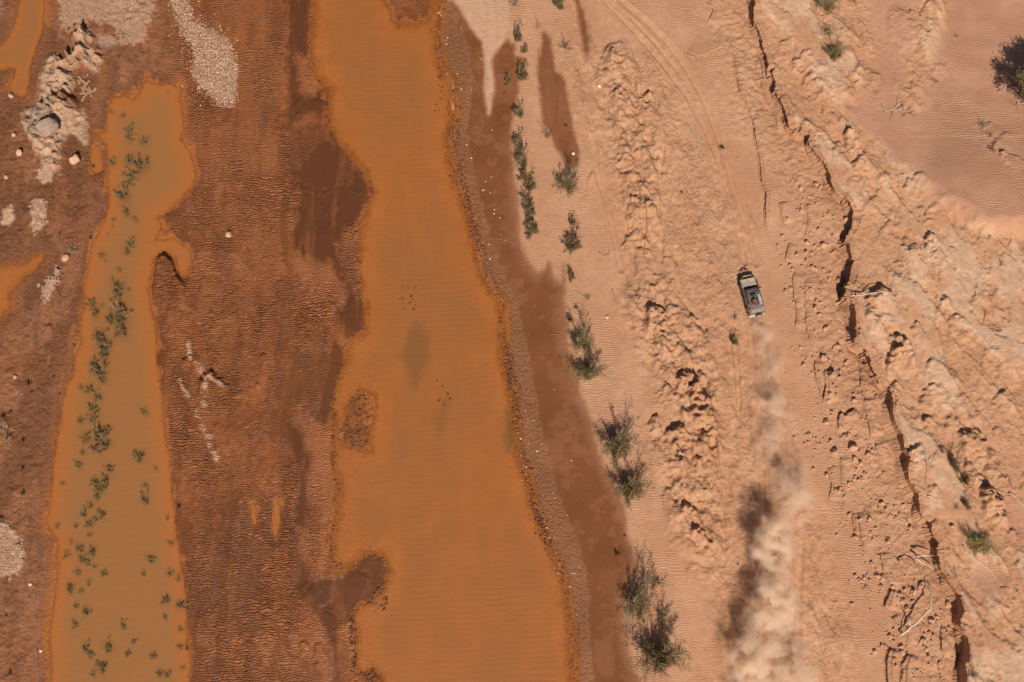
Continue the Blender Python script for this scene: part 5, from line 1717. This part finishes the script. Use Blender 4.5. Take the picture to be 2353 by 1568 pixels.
M_MUDCLOD = simple('wet_mud_clod', (.085, .030, .012), (.13, .047, .019), .6, 4, .3)
LSH = [p for p in RIVER[:RIVER.index((876.0, 1561.0)) + 1] if p[1] >= 0]
RSH = [p for p in RIVER if p[0] > 985 and 0 <= p[1] <= 1568]
mudpts = along(LSH, 420, 1, 3.5) + along(RSH, 420, 2, 7) + fill(pts("1008 135 1016 150 1018 200 1022 240 1012 262 1000 250 1008 200"), 70, 3, 3) + fill(pts("925 660 960 650 960 690 948 745 930 740 915 710"), 30, 4, 6)
mudpts += fill(pts("1000 875 1015 870 1035 890 1025 930 1010 945 1004 920"), 26, 5, 6) + fill(pts("848 1378 870 1355 890 1372 890 1400 862 1410"), 110, 6, 4) + fill(pts("800 1412 818 1410 815 1470 822 1530 808 1540"), 150, 7, 3)
mudpts += fill(ISLAND, 260, 8, 3) + fill(pts("838 1548 855 1540 880 1560 885 1600 830 1600"), 160, 9, 2) + fill(pts("1160 800 1172 800 1190 880 1200 960 1190 980 1175 900"), 220, 10, 4) + fill(pts("1210 1110 1240 1180 1270 1270 1260 1280 1225 1190"), 160, 11, 8) + fill(pts("1050 200 1060 330 1085 480 1120 600 1110 610 1070 490 1040 340"), 300, 12, 4)
scatter('mud_clods', mudpts, .04, .10, M_MUDCLOD, 'dark mud clods crumbling along the water edge', 1, .45, .2, None, -.03)


# ---- dried mud plates: the crust between the joints, plate by plate
def plates(poly, spacing, seed, limit=None, single=True):
    r = random.Random(seed)
    P = [at(x, y, 0) for x, y in poly]
    xs = [p.x for p in P]
    ys = [p.y for p in P]
    pl = [(p.x, p.y) for p in P]
    seeds = []
    y = min(ys) - spacing
    row = 0
    while y < max(ys) + spacing:
        x = min(xs) - spacing + (row % 2) * spacing * .5
        while x < max(xs) + spacing:
            seeds.append((x + r.uniform(-.32, .32) * spacing, y + r.uniform(-.32, .32) * spacing))
            x += spacing
        y += spacing * .9
        row += 1
    S = np.array(seeds)
    joined = MB()
    made = 0
    for i, (sx, sy) in enumerate(seeds):
        if not inside(pl, sx + r.gauss(0, .28), sy + r.gauss(0, .28)) or r.random() < .10:
            continue
        cell = [(sx - spacing, sy - spacing), (sx + spacing, sy - spacing), (sx + spacing, sy + spacing), (sx - spacing, sy + spacing)]
        near_ = np.nonzero(np.hypot(S[:, 0] - sx, S[:, 1] - sy) < spacing * 2.1)[0]
        for j in near_:
            if j == i:
                continue
            nx, ny = S[j][0] - sx, S[j][1] - sy
            L = math.hypot(nx, ny)
            nx, ny = nx / L, ny / L
            lim = L / 2 - .014
            out = []
            for a in range(len(cell)):
                p, q = cell[a], cell[(a + 1) % len(cell)]
                dp = (p[0] - sx) * nx + (p[1] - sy) * ny - lim
                dq = (q[0] - sx) * nx + (q[1] - sy) * ny - lim
                if dp <= 0:
                    out.append(p)
                if dp * dq < 0:
                    t = dp / (dp - dq)
                    out.append((p[0] + (q[0] - p[0]) * t, p[1] + (q[1] - p[1]) * t))
            cell = out
            if len(cell) < 3:
                break
        if len(cell) < 3:
            continue
        z = gz(sx, sy)
        h = r.uniform(.035, .065)
        tlx, tly = r.uniform(-.06, .06), r.uniform(-.06, .06)
        mb = MB() if single else joined
        n = len(mb.v)
        m = len(cell)
        ox, oy = (sx, sy) if single else (0, 0)
        for (px, py) in cell:
            mb.v.append((px - ox, py - oy, z - .08 if not single else -.08))
        for k, (px, py) in enumerate(cell):
            qx, qy = sx + (px - sx) * .93, sy + (py - sy) * .93
            mb.v.append((qx - ox, qy - oy, (0 if single else z) + h + (qx - sx) * tlx + (qy - sy) * tly + r.uniform(0, .012)))
        mb.v.append((sx - ox, sy - oy, (0 if single else z) + h - .008))
        c = n + 2 * m
        for k in range(m):
            k2 = (k + 1) % m
            mb.f.append((n + k, n + k2, n + m + k2, n + m + k))
            mb.f.append((n + m + k, n + m + k2, c))
        made += 1
        if single:
            o = mb.build('mud_plate', M_PLATE, ground)
            o.location = (sx, sy, z)
    if not single:
        o = joined.build('mud_plates', M_PLATE, ground)
        o['kind'] = 'stuff'
    return made


NP = plates(pts("78 462 92 460 108 470 106 500 98 520 92 534 80 536 75 500"), .27, 1) + plates(pts("-6 1213 18 1212 38 1232 50 1262 54 1285 44 1312 22 1322 -6 1326"), .30, 2)
plates(pts("98 655 108 648 122 622 135 618 138 640 124 662 112 690 103 690"), .26, 4)
plates(pts("130 -20 138 20 148 45 162 78 182 72 205 45 225 48 250 35 262 5 262 -20"), .27, 3, single=False)
plates(pts("268 70 280 60 310 50 335 55 333 92 308 108 282 98"), .27, 5, single=False)
plates(pts("180 135 200 128 225 140 232 158 222 165 195 150"), .26, 6, single=False)
plates(pts("180 190 200 178 212 205 215 225 195 222 185 205"), .26, 7, single=False)


# ================================================================== the off-road car
def camo(name, cols, rough=.55, scale=1.6):
    g = NT(name)
    co = g.n('ShaderNodeTexCoord').outputs['Object']
    v = g.n('ShaderNodeTexVoronoi', feature='F1', distance='MANHATTAN')
    v.inputs['Scale'].default_value = scale
    g.l(co, v.inputs['Vector'])
    s = g.n('ShaderNodeSeparateColor')
    g.l(v.outputs['Color'], s.inputs[0])
    c = g.mix(g.ramp(s.outputs[0], .42, .43), cols[0], cols[1])
    c = g.mix(g.ramp(s.outputs[1], .70, .71), c, cols[2])
    dust = g.ramp(g.noise(5, 5, .65, co), .40, .72, 0, .6)
    c = g.mix(dust, c, (.42, .28, .19))
    return g.done(g.bsdf(c, rough, None, .35).outputs[0])


C_HOOD = camo('camouflage_bonnet', ((.46, .38, .28), (.50, .36, .20), (.30, .25, .20)), .5, 1.35)
C_BODY = camo('camouflage_body', ((.12, .085, .065), (.24, .17, .12), (.07, .055, .05)), .5, 1.9)
C_ROOF = simple('roof_paint', (.19, .155, .155), (.25, .20, .185), .45, 4, .5)
C_BLACK = simple('black_plastic', (.018, .015, .014), (.035, .028, .024), .6, 8, .4)
C_STEEL = simple('dusty_steel', (.16, .12, .095), (.26, .19, .14), .5, 8, .5)
C_GLASS = simple('tinted_glass', (.022, .018, .017), (.06, .042, .033), .12, 3, .5)
C_REAR = simple('dusty_glass', (.16, .12, .095), (.28, .20, .15), .35, 5, .5)
C_WHITE = simple('dusty_white', (.60, .53, .45), (.46, .38, .30), .6, 6, .35)
C_TYRE = simple('tyre_rubber', (.035, .028, .024), (.10, .070, .05), .9, 10, .2)
C_TAN = simple('tan_panel', (.40, .24, .15), (.50, .33, .22), .7, 6, .3)
C_GREEN = simple('olive_can', (.052, .058, .034), (.085, .085, .055), .5, 6, .4)
C_RED = simple('red_paint', (.50, .045, .02), (.35, .05, .025), .45, 8, .4)
C_CLEAR = simple('lamp_glass', (.55, .48, .40), (.42, .36, .30), .2, 8, .6)
g = NT('traction_pattern')
co = g.n('ShaderNodeTexCoord').outputs['Object']
v = g.n('ShaderNodeTexVoronoi', feature='DISTANCE_TO_EDGE')
v.inputs['Scale'].default_value = 11
g.l(co, v.inputs['Vector'])
C_BOARD = g.done(g.bsdf(g.mix(g.ramp(v.outputs[0], .10, .14), (.70, .66, .58), (.03, .028, .026)), .6, None, .3).outputs[0])


def prof(name, outline, hw, mat, parent, bev=.04, taper=0.0, x0=0.0):
    """side outline (y, z) given thickness across the car"""
    bm = bmesh.new()
    a = [bm.verts.new((x0 - hw, y, z)) for y, z in outline]
    b = [bm.verts.new((x0 + hw, y, z)) for y, z in outline]
    n = len(outline)
    fa = bm.faces.new(a)
    fb = bm.faces.new(b[::-1])
    for i in range(n):
        bm.faces.new((a[i], b[i], b[(i + 1) % n], a[(i + 1) % n]))
    bmesh.ops.recalc_face_normals(bm, faces=bm.faces)
    if bev:
        ed = [e for e in bm.edges if abs(e.verts[0].co.x - e.verts[1].co.x) < 1e-6]
        bmesh.ops.bevel(bm, geom=ed, offset=bev, segments=3, affect='EDGES', clamp_overlap=True)
    bmesh.ops.triangulate(bm, faces=[f for f in bm.faces if len(f.verts) > 4])
    me = bpy.data.meshes.new(name)
    bm.to_mesh(me)
    bm.free()
    return link(name, me, mat, parent)


def hexa(name, P, mat, parent, bev=.02):
    """eight corners: bottom four then top four, counter-clockwise"""
    bm = bmesh.new()
    v = [bm.verts.new(p) for p in P]
    for f in ((3, 2, 1, 0), (4, 5, 6, 7), (0, 1, 5, 4), (1, 2, 6, 5), (2, 3, 7, 6), (3, 0, 4, 7)):
        bm.faces.new([v[i] for i in f])
    bmesh.ops.recalc_face_normals(bm, faces=bm.faces)
    if bev:
        bmesh.ops.bevel(bm, geom=bm.edges[:], offset=bev, segments=2, affect='EDGES', clamp_overlap=True)
    me = bpy.data.meshes.new(name)
    bm.to_mesh(me)
    bm.free()
    return link(name, me, mat, parent)


def panel(name, corners, off, thick, mat, parent):
    """a sheet on a sloping face, off = outward unit vector"""
    o = Vector(off).normalized()
    lo = [Vector(c) + o * .004 for c in corners]
    hi = [Vector(c) + o * (.004 + thick) for c in corners]
    bm = bmesh.new()
    a = [bm.verts.new(p) for p in lo]
    b = [bm.verts.new(p) for p in hi]
    n = len(a)
    bm.faces.new(a)
    bm.faces.new(b[::-1])
    for i in range(n):
        bm.faces.new((a[i], b[i], b[(i + 1) % n], a[(i + 1) % n]))
    bmesh.ops.recalc_face_normals(bm, faces=bm.faces)
    me = bpy.data.meshes.new(name)
    bm.to_mesh(me)
    bm.free()
    return link(name, me, mat, parent)


def torus(name, R0, r0, mat, parent, loc, axis='X', sq=1.0, seg=28, ring=10, tread=0):
    mb = MB()
    for i in range(seg):
        a = 2 * math.pi * i / seg
        rr = R0 + (tread if i % 2 else 0)
        for k in range(ring):
            b = 2 * math.pi * k / ring
            q = rr + r0 * math.cos(b)
            p = (q * math.cos(a), q * math.sin(a), r0 * sq * math.sin(b))
            if axis == 'X':
                p = (p[2], p[0], p[1])
            elif axis == 'Y':
                p = (p[0], p[2], p[1])
            mb.v.append(p)
    for i in range(seg):
        for k in range(ring):
            mb.f.append((i * ring + k, ((i + 1) % seg) * ring + k, ((i + 1) % seg) * ring + (k + 1) % ring, i * ring + (k + 1) % ring))
    o = mb.build(name, mat, parent, True)
    o.location = loc
    return o


def disc(name, rad, th, mat, parent, loc, axis='X', seg=20, hub=.06):
    mb = MB()
    prof_ = [(rad, -th / 2), (rad, th / 2), (rad * .82, th / 2), (rad * .74, th * .15), (hub * 1.6, th * .15), (hub, th * .6), (0.001, th * .6)]
    prof_ = [(0.001, -th / 2)] + prof_
    for i in range(seg):
        a = 2 * math.pi * i / seg
        for (q, h) in prof_:
            p = (q * math.cos(a), q * math.sin(a), h)
            if axis == 'X':
                p = (p[2], p[0], p[1])
            elif axis == '-X':
                p = (-p[2], p[0], p[1])
            elif axis == 'Y':
                p = (p[0], p[2], p[1])
            elif axis == '-Y':
                p = (p[0], -p[2], p[1])
            mb.v.append(p)
    m = len(prof_)
    for i in range(seg):
        for k in range(m - 1):
            mb.f.append((i * m + k, ((i + 1) % seg) * m + k, ((i + 1) % seg) * m + k + 1, i * m + k + 1))
    o = mb.build(name, mat, parent)
    o.location = loc
    return o


CARP = on_ground(1728, 683)
CARP = at(1728.5, 680, CARP.z + .8)
CZ = gz(CARP.x, CARP.y)
HEAD = R(12.5)
car = empty('off_road_car', (CARP.x, CARP.y, CZ - .03), HEAD)
tag(car, 'muddy camouflage off-road car with roof load, throwing up dust', 'car')

arch = lambda y0: [(y0 + .44 * math.cos(t), .42 + .44 * math.sin(t)) for t in [math.pi * k / 8 for k in range(9)]]
lower = [(-1.92, .52), (-1.95, .95), (-1.90, 1.08), (.95, 1.06), (1.78, 1.00), (1.92, .92), (1.95, .50)] + [(1.80, .44)] + [p for p in arch(1.28)] + [(.80, .40), (-.78, .40)] + [p for p in arch(-1.22)] + [(-1.70, .45)]
prof('body', lower, .80, C_BODY, car, .03)
for s in (-1, 1):
    for y0, nm in ((1.28, 'front_wing'), (-1.22, 'rear_wing')):
        mb = MB()
        A = arch(y0)
        for i in range(8):
            p, q = A[i], A[i + 1]
            mb.quad((s * .785, p[0], p[1]), (s * .785, q[0], q[1]), (s * .90, q[0], q[1] + .03), (s * .90, p[0], p[1] + .03))
            mb.quad((s * .90, p[0], p[1] + .03), (s * .90, q[0], q[1] + .03), (s * .90, q[0] * 1.0, q[1] + .09), (s * .90, p[0], p[1] + .09))
            mb.quad((s * .90, p[0], p[1] + .09), (s * .90, q[0], q[1] + .09), (s * .785, q[0], q[1] + .12), (s * .785, p[0], p[1] + .12))
        mb.build('wheel_arch', C_BLACK, car)
        wheel = torus('wheel', .295, .115, C_TYRE, car, (s * .77, y0, .40), 'X', 1.05, 32, 10, .014)
        disc('rim', .235, .17, C_STEEL, wheel, (s * .05, 0, 0), 'X' if s > 0 else '-X')
    # sills and steps
    mb = MB()
    mb.tube([(s * .86, .78, .40), (s * .86, -.72, .40)], [.035, .035], 8)
    for y in (.6, 0, -.6):
        mb.tube([(s * .78, y, .46), (s * .86, y, .40)], [.02, .02], 6)
    mb.build('rock_slider', C_BLACK, car, True)
hexa('bonnet', [(-.74, .98, 1.05), (.74, .98, 1.05), (.70, 1.86, .98), (-.70, 1.86, .98), (-.70, 1.00, 1.105), (.70, 1.00, 1.105), (.65, 1.80, 1.04), (-.65, 1.80, 1.04)], C_HOOD, car, .02)
for s in (-1, 1):
    hexa('front_wing', [(s * .715, .92, 1.04), (s * .80, .92, 1.04), (s * .80, 1.86, .97), (s * .715, 1.86, .97), (s * .725, .95, 1.09), (s * .79, .95, 1.08), (s * .78, 1.80, 1.02), (s * .725, 1.80, 1.03)], C_STEEL if s > 0 else C_HOOD, car, .012)
hexa('scuttle', [(-.73, .84, 1.06), (.73, .84, 1.06), (.72, .99, 1.06), (-.72, .99, 1.06), (-.70, .86, 1.10), (.70, .86, 1.10), (.69, .985, 1.11), (-.69, .985, 1.11)], C_BLACK, car, .01)
# cabin
Zb, Zt = 1.06, 1.72
bw_, tw_ = .78, .655
yf, yft, yrt, yr = .86, .42, -1.52, -1.88
hexa('cabin', [(-bw_, yr, Zb), (bw_, yr, Zb), (bw_, yf, Zb), (-bw_, yf, Zb), (-tw_, yrt, Zt), (tw_, yrt, Zt), (tw_, yft, Zt), (-tw_, yft, Zt)], C_BODY, car, .035)
hexa('roof', [(-tw_ + .02, yrt + .02, Zt), (tw_ - .02, yrt + .02, Zt), (tw_ - .02, yft - .02, Zt), (-tw_ + .02, yft - .02, Zt), (-tw_ + .06, yrt + .06, Zt + .03), (tw_ - .06, yrt + .06, Zt + .03), (tw_ - .06, yft - .06, Zt + .03), (-tw_ + .06, yft - .06, Zt + .03)], C_ROOF, car, .01)


def lerp3(a, b, t):
    return Vector(a).lerp(Vector(b), t)


def on_side(s, y, t):                 # t = 0 belt, 1 roof
    return Vector((s * (bw_ + (tw_ - bw_) * t), y, Zb + (Zt - Zb) * t))


fn = Vector((0, Zt - Zb, yf - yft))
panel('windscreen', [(-.70, yf - .03, Zb + .045), (.70, yf - .03, Zb + .045), (.60, yft + .05, Zt - .07), (-.60, yft + .05, Zt - .07)], fn, .008, C_GLASS, car)
panel('rear_window', [(-.66, yr + .05, Zb + .10), (.66, yr + .05, Zb + .10), (.58, yrt - .05, Zt - .09), (-.58, yrt - .05, Zt - .09)], (0, -(Zt - Zb), yrt - yr), .008, C_REAR, car)
for s in (-1, 1):
    sn = (s * (Zt - Zb), 0, bw_ - tw_)
    panel('front_side_window', [on_side(s, .62, .12), on_side(s, -.14, .12), on_side(s, -.14, .88), on_side(s, .34, .88)], sn, .008, C_GLASS, car)
    panel('rear_side_window', [on_side(s, -.26, .12), on_side(s, -.92, .12), on_side(s, -.92, .88), on_side(s, -.26, .88)], sn, .008, C_GLASS, car)
    fr = panel('window_trim', [on_side(s, -.20, .05), on_side(s, -.98, .05), on_side(s, -.98, .94), on_side(s, -.20, .94)], sn, .003, C_TAN if s < 0 else C_STEEL, car)
    q = panel('quarter_panel', [on_side(s, -1.03, .04), on_side(s, -1.76, .04), on_side(s, -1.50, .93), on_side(s, -1.03, .93)], sn, .006, C_WHITE, car)
    c2 = [lerp3(p, on_side(s, -1.33, .45), .38) for p in (on_side(s, -1.03, .04), on_side(s, -1.76, .04), on_side(s, -1.50, .93), on_side(s, -1.03, .93))]
    panel('quarter_window', [Vector(p) + Vector(sn).normalized() * .007 for p in c2], sn, .006, C_GLASS, q)
    mb = MB()
    mb.tube([(s * .78, .70, 1.12), (s * .90, .66, 1.14)], [.016, .016], 6)
    mb.box((s * .97, .64, 1.15), (.16, .07, .20), s * .2)
    mb.build('mirror', C_BLACK, car)
    mb = MB()
    for yy in (-.20, -.96):
        mb.tube([on_side(s, yy, .0) + Vector((s * .016, 0, -.10)), on_side(s, yy - (.10), .0) + Vector((s * .016, 0, -.10))], [.012, .012], 6)
    mb.build('door_handle', C_BLACK, car)
    # lamps
    disc('headlight', .10, .05, C_CLEAR, car, (s * .56, 1.955, .80), 'Y', 16, .03)
    mb = MB()
    mb.box((s * .71, -1.962, .86), (.12, .03, .26))
    mb.build('tail_light', C_RED, car)
# wipers, snorkel
mb = MB()
for x0 in (-.42, .14):
    mb.tube([(x0, .88, 1.12), (x0 + .46, .80, 1.17)], [.012, .008], 5)
mb.build('wipers', C_BLACK, car)
mb = MB()
mb.tube([(.77, 1.15, 1.00), (.82, .95, 1.10), (.80, .72, 1.30), (.70, .45, 1.74), (.70, .45, 1.86)], [.035] * 5, 8)
mb.box((.70, .47, 1.90), (.10, .14, .10))
mb.build('snorkel', C_BLACK, car, True)
# front bumper and bull bar with driving lamps
hexa('front_bumper', [(-.80, 1.94, .48), (.80, 1.94, .48), (.72, 2.16, .50), (-.72, 2.16, .50), (-.80, 1.94, .68), (.80, 1.94, .68), (.70, 2.14, .68), (-.70, 2.14, .68)], C_BLACK, car, .02)
mb = MB()
mb.tube([(-.46, 2.10, .62), (-.44, 2.12, .98), (-.30, 2.13, 1.10), (.30, 2.13, 1.10), (.44, 2.12, .98), (.46, 2.10, .62)], [.035] * 6, 8)
mb.tube([(-.44, 2.12, .92), (.44, 2.12, .92)], [.028, .028], 8)
bb = mb.build('bull_bar', C_TAN, car, True)
mb = MB()
mb.box((0, 2.15, 1.17), (.50, .07, .075))
mb.build('light_bar', C_BLACK, bb)
for s in (-1, 1):
    disc('driving_lamp', .105, .09, C_CLEAR, bb, (s * .20, 2.20, 1.00), 'Y', 18, .03)
mb = MB()
for k in range(7):
    mb.box((-.36 + .12 * k, 1.955, .80), (.05, .03, .20))
mb.build('grille', C_BLACK, car)
# rear
hexa('rear_bumper', [(-.80, -2.12, .48), (.80, -2.12, .48), (.80, -1.93, .48), (-.80, -1.93, .48), (-.78, -2.10, .68), (.78, -2.10, .68), (.80, -1.93, .68), (-.80, -1.93, .68)], C_WHITE, car, .02)
panel('tailgate', [(-.66, -1.95, .56), (.66, -1.95, .56), (.68, -1.905, 1.10), (-.68, -1.905, 1.10)], (0, -1, .06), .02, C_STEEL, car)
sw = torus('spare_wheel', .27, .11, C_TYRE, car, (.12, -2.10, .92), 'Y', 1.05, 28, 10, .012)
disc('wheel_cover', .27, .10, C_TAN, sw, (0, -.07, 0), '-Y', 20, .05)
mb = MB()
mb.box((-.30, -1.985, 1.04), (.34, .012, .09))
mb.build('number_plate', C_WHITE, car)
# roof rack
mb = MB()
for x in (-.60, .60):
    mb.tube([(x, .16, 1.83), (x, -1.44, 1.83)], [.018, .018], 6)
    for y in (.1, -.5, -1.1, -1.4):
        mb.tube([(x, y, 1.72), (x, y, 1.83)], [.014, .014], 6)
for y in (.16, .02, -.34, -.7, -1.06, -1.44):
    mb.tube([(-.60, y, 1.83), (.60, y, 1.83)], [.016, .016], 6)
mb.tube([(-.52, .10, 1.90), (.56, .14, 1.92)], [.03, .03], 8)
mb.build('roof_rack', C_BLACK, car, True)

# the load on the roof, each a thing of its own
MX = Matrix.Translation(car.location) @ Matrix.Rotation(HEAD, 4, 'Z')


def load(name, x, y, z, label, cat, rz=0.0):
    o = empty(name, MX @ Vector((x, y, z)), HEAD + rz)
    return tag(o, label, cat)


t_ = load('spare_tyre', -.17, -.90, 1.95, 'spare tyre lying flat on the roof rack of the car', 'tyre')
torus('tyre', .28, .115, C_TYRE, t_, (0, 0, 0), 'Z', 1.0, 30, 10, .012)
disc('rim', .20, .14, C_STEEL, t_, (0, 0, 0), 'Z', 20, .05)
j = load('jerry_can', -.05, -.28, 1.86, 'dark green jerry can lying on the roof rack', 'jerry can', .1)
hexa('body', [(-.18, -.22, 0), (.18, -.22, 0), (.18, .20, 0), (-.18, .20, 0), (-.17, -.21, .17), (.17, -.21, .17), (.17, .19, .17), (-.17, .19, .17)], C_GREEN, j, .03)
mb = MB()
for x in (-.08, 0, .08):
    mb.tube([(x, .20, .06), (x, .27, .09), (x, .27, .13), (x, .19, .15)], [.012] * 4, 6)
mb.build('handle', C_BLACK, j, True)
mb = MB()
mb.tube([(.12, .20, .09), (.13, .27, .09)], [.03, .03], 10)
mb.build('cap', C_STEEL, j)
tb = load('traction_board', .36, -.68, 1.86, 'black and white patterned traction boards strapped to the right of the roof rack', 'traction board', .02)
hexa('board', [(-.15, -.52, 0), (.15, -.52, 0), (.15, .52, 0), (-.15, .52, 0), (-.14, -.51, .05), (.14, -.51, .05), (.14, .51, .05), (-.14, .51, .05)], C_BOARD, tb, .012)
mb = MB()
for y in (-.3, .28):
    mb.box((0, y, .058), (.34, .035, .012))
mb.build('strap', C_BLACK, tb)
hj = load('lifting_jack', -.17, -.98, 2.085, 'red high-lift jack laid across the roof spare tyre', 'jack', -.85)
mb = MB()
mb.box((0, 0, 0), (.05, .95, .03))
mb.build('beam', C_RED, hj)
mb = MB()
mb.tube([(.07, -.40, .0), (.06, .42, .0)], [.018, .018], 8)
mb.build('handle', C_STEEL, hj, True)
mb = MB()
mb.box((.02, -.12, .02), (.13, .15, .07))
mb.build('carriage', C_RED, hj)
bx = load('roof_bag', -.34, -.14, 1.85, 'black bag strapped at the front of the roof rack', 'bag', .05)
hexa('bag', [(-.18, -.12, 0), (.18, -.12, 0), (.18, .12, 0), (-.18, .12, 0), (-.15, -.10, .14), (.15, -.10, .14), (.15, .10, .15), (-.15, .10, .13)], C_BLACK, bx, .04)
mb = MB()
mb.tube([(-.10, 0, .15), (0, 0, .20), (.10, 0, .15)], [.012] * 3, 6)
mb.build('strap', C_STEEL, bx, True)

# ================================================================== dust behind the car
PUFFS = [  # photo x, y, height of its middle, radius x, radius y, radius z, strength
    (1742, 735, .45, .8, 1.0, .6, 1.3), (1752, 775, .8, 1.0, 1.6, .8, .9), (1768, 850, 1.1, 1.4, 2.2, 1.0, .50), (1780, 930, 1.3, 1.7, 2.2, 1.1, .65), (1775, 985, 1.4, 1.6, 1.8, 1.1, .60), (1795, 1050, 1.5, 1.7, 2.2, 1.2, .40),
    (1815, 1115, 1.9, 1.6, 1.7, 1.3, .65), (1832, 1160, 2.0, 1.4, 1.6, 1.3, .65), (1802, 1190, 2.2, 1.4, 1.2, 1.3, .5), (1775, 1235, 3.0, 1.15, 1.2, 1.3, 2.9), (1760, 1275, 2.9, 1.1, 1.1, 1.3, 2.2), (1810, 1275, 2.3, 1.5, 1.7, 1.3, .5),
    (1775, 1330, 2.5, 1.2, 1.3, 1.2, .9), (1785, 1375, 3.1, 1.35, 1.5, 1.4, 3.6), (1760, 1425, 2.6, 1.4, 1.4, 1.3, 1.5), (1815, 1440, 2.0, 1.7, 1.8, 1.3, .35), (1738, 1485, 2.3, 1.7, 1.6, 1.3, 1.4), (1800, 1510, 2.4, 2.2, 1.9, 1.4, .55),
    (1728, 1540, 2.4, 1.8, 1.7, 1.4, 1.5), (1790, 1580, 2.4, 2.6, 2.2, 1.5, .55), (1830, 1590, 2.0, 2.0, 2.4, 1.4, .5), (1770, 1680, 2.3, 3.2, 3.0, 1.6, .8)]
g = NT('dust')
co = g.n('ShaderNodeTexCoord').outputs['Object']
warp = g.n('ShaderNodeTexNoise')
warp.inputs['Scale'].default_value = .75
warp.inputs['Detail'].default_value = 3
g.l(co, warp.inputs['Vector'])
wv = g.n('ShaderNodeVectorMath', operation='MULTIPLY_ADD')
g.l(warp.outputs['Color'], wv.inputs[0])
wv.inputs[1].default_value = (2.0, 2.0, 1.4)
g.l(co, wv.inputs[2])
wsub = g.n('ShaderNodeVectorMath', operation='SUBTRACT')
g.l(wv.outputs[0], wsub.inputs[0])
wsub.inputs[1].default_value = (1.0, 1.0, .7)
tot = None
lo = Vector((1e9, 1e9, 0))
hi_ = Vector((-1e9, -1e9, 0))
for fx, fy, z, rx, ry, rz_, st in PUFFS:
    c = at(fx, fy, z + .75)
    for k in range(2):
        lo[k] = min(lo[k], c[k] - 2.2 * (rx, ry)[k])
        hi_[k] = max(hi_[k], c[k] + 2.2 * (rx, ry)[k])
    a = g.n('ShaderNodeVectorMath', operation='SUBTRACT')
    g.l(wsub.outputs[0], a.inputs[0])
    a.inputs[1].default_value = c
    b = g.n('ShaderNodeVectorMath', operation='DIVIDE')
    g.l(a.outputs[0], b.inputs[0])
    b.inputs[1].default_value = (rx, ry, rz_)
    d = g.n('ShaderNodeVectorMath', operation='DOT_PRODUCT')
    g.l(b.outputs[0], d.inputs[0])
    g.l(b.outputs[0], d.inputs[1])
    e = g.math('POWER', 2.718, g.math('MULTIPLY', d.outputs['Value'], -1.3))
    tot = g.math('MULTIPLY_ADD', e, st, 0.0 if tot is None else tot)
nz = g.noise(.72, 7, .6, co, .45)
den = g.math('MULTIPLY', tot, g.ramp(nz, .44, .64, 0.0, 2.5))
den = g.math('SUBTRACT', den, .035)
den = g.math('MAXIMUM', den, 0.0)
vol = g.n('ShaderNodeVolumePrincipled')
vol.inputs['Color'].default_value = (.985, .845, .69, 1)
vol.inputs['Anisotropy'].default_value = .15
g.l(g.math('MULTIPLY', den, .85), vol.inputs['Density'])
g.l(vol.outputs[0], g.out.inputs['Volume'])
DUST = g.m
DUST.cycles.volume_step_rate = .12
mb = MB()
z0, z1 = .3, 5.2
# a long closed hull round the plume
hull = [(lo.x, lo.y), (hi_.x, lo.y), (hi_.x, at(1800, 1000, 1).y), (at(1790, 720, 1).x, at(1790, 712, 1).y), (at(1722, 720, 1).x, at(1722, 716, 1).y), (lo.x, at(1700, 1000, 1).y)]
n = len(hull)
mb.v = [(x, y, z0) for x, y in hull] + [(x, y, z1) for x, y in hull]
mb.f = [tuple(range(n))[::-1], tuple(range(n, 2 * n))] + [(i, (i + 1) % n, n + (i + 1) % n, n + i) for i in range(n)]
dust = mb.build('dust_cloud', DUST)
tag(dust, 'pale trail of dust hanging behind the car along its track', None, None, 'stuff')
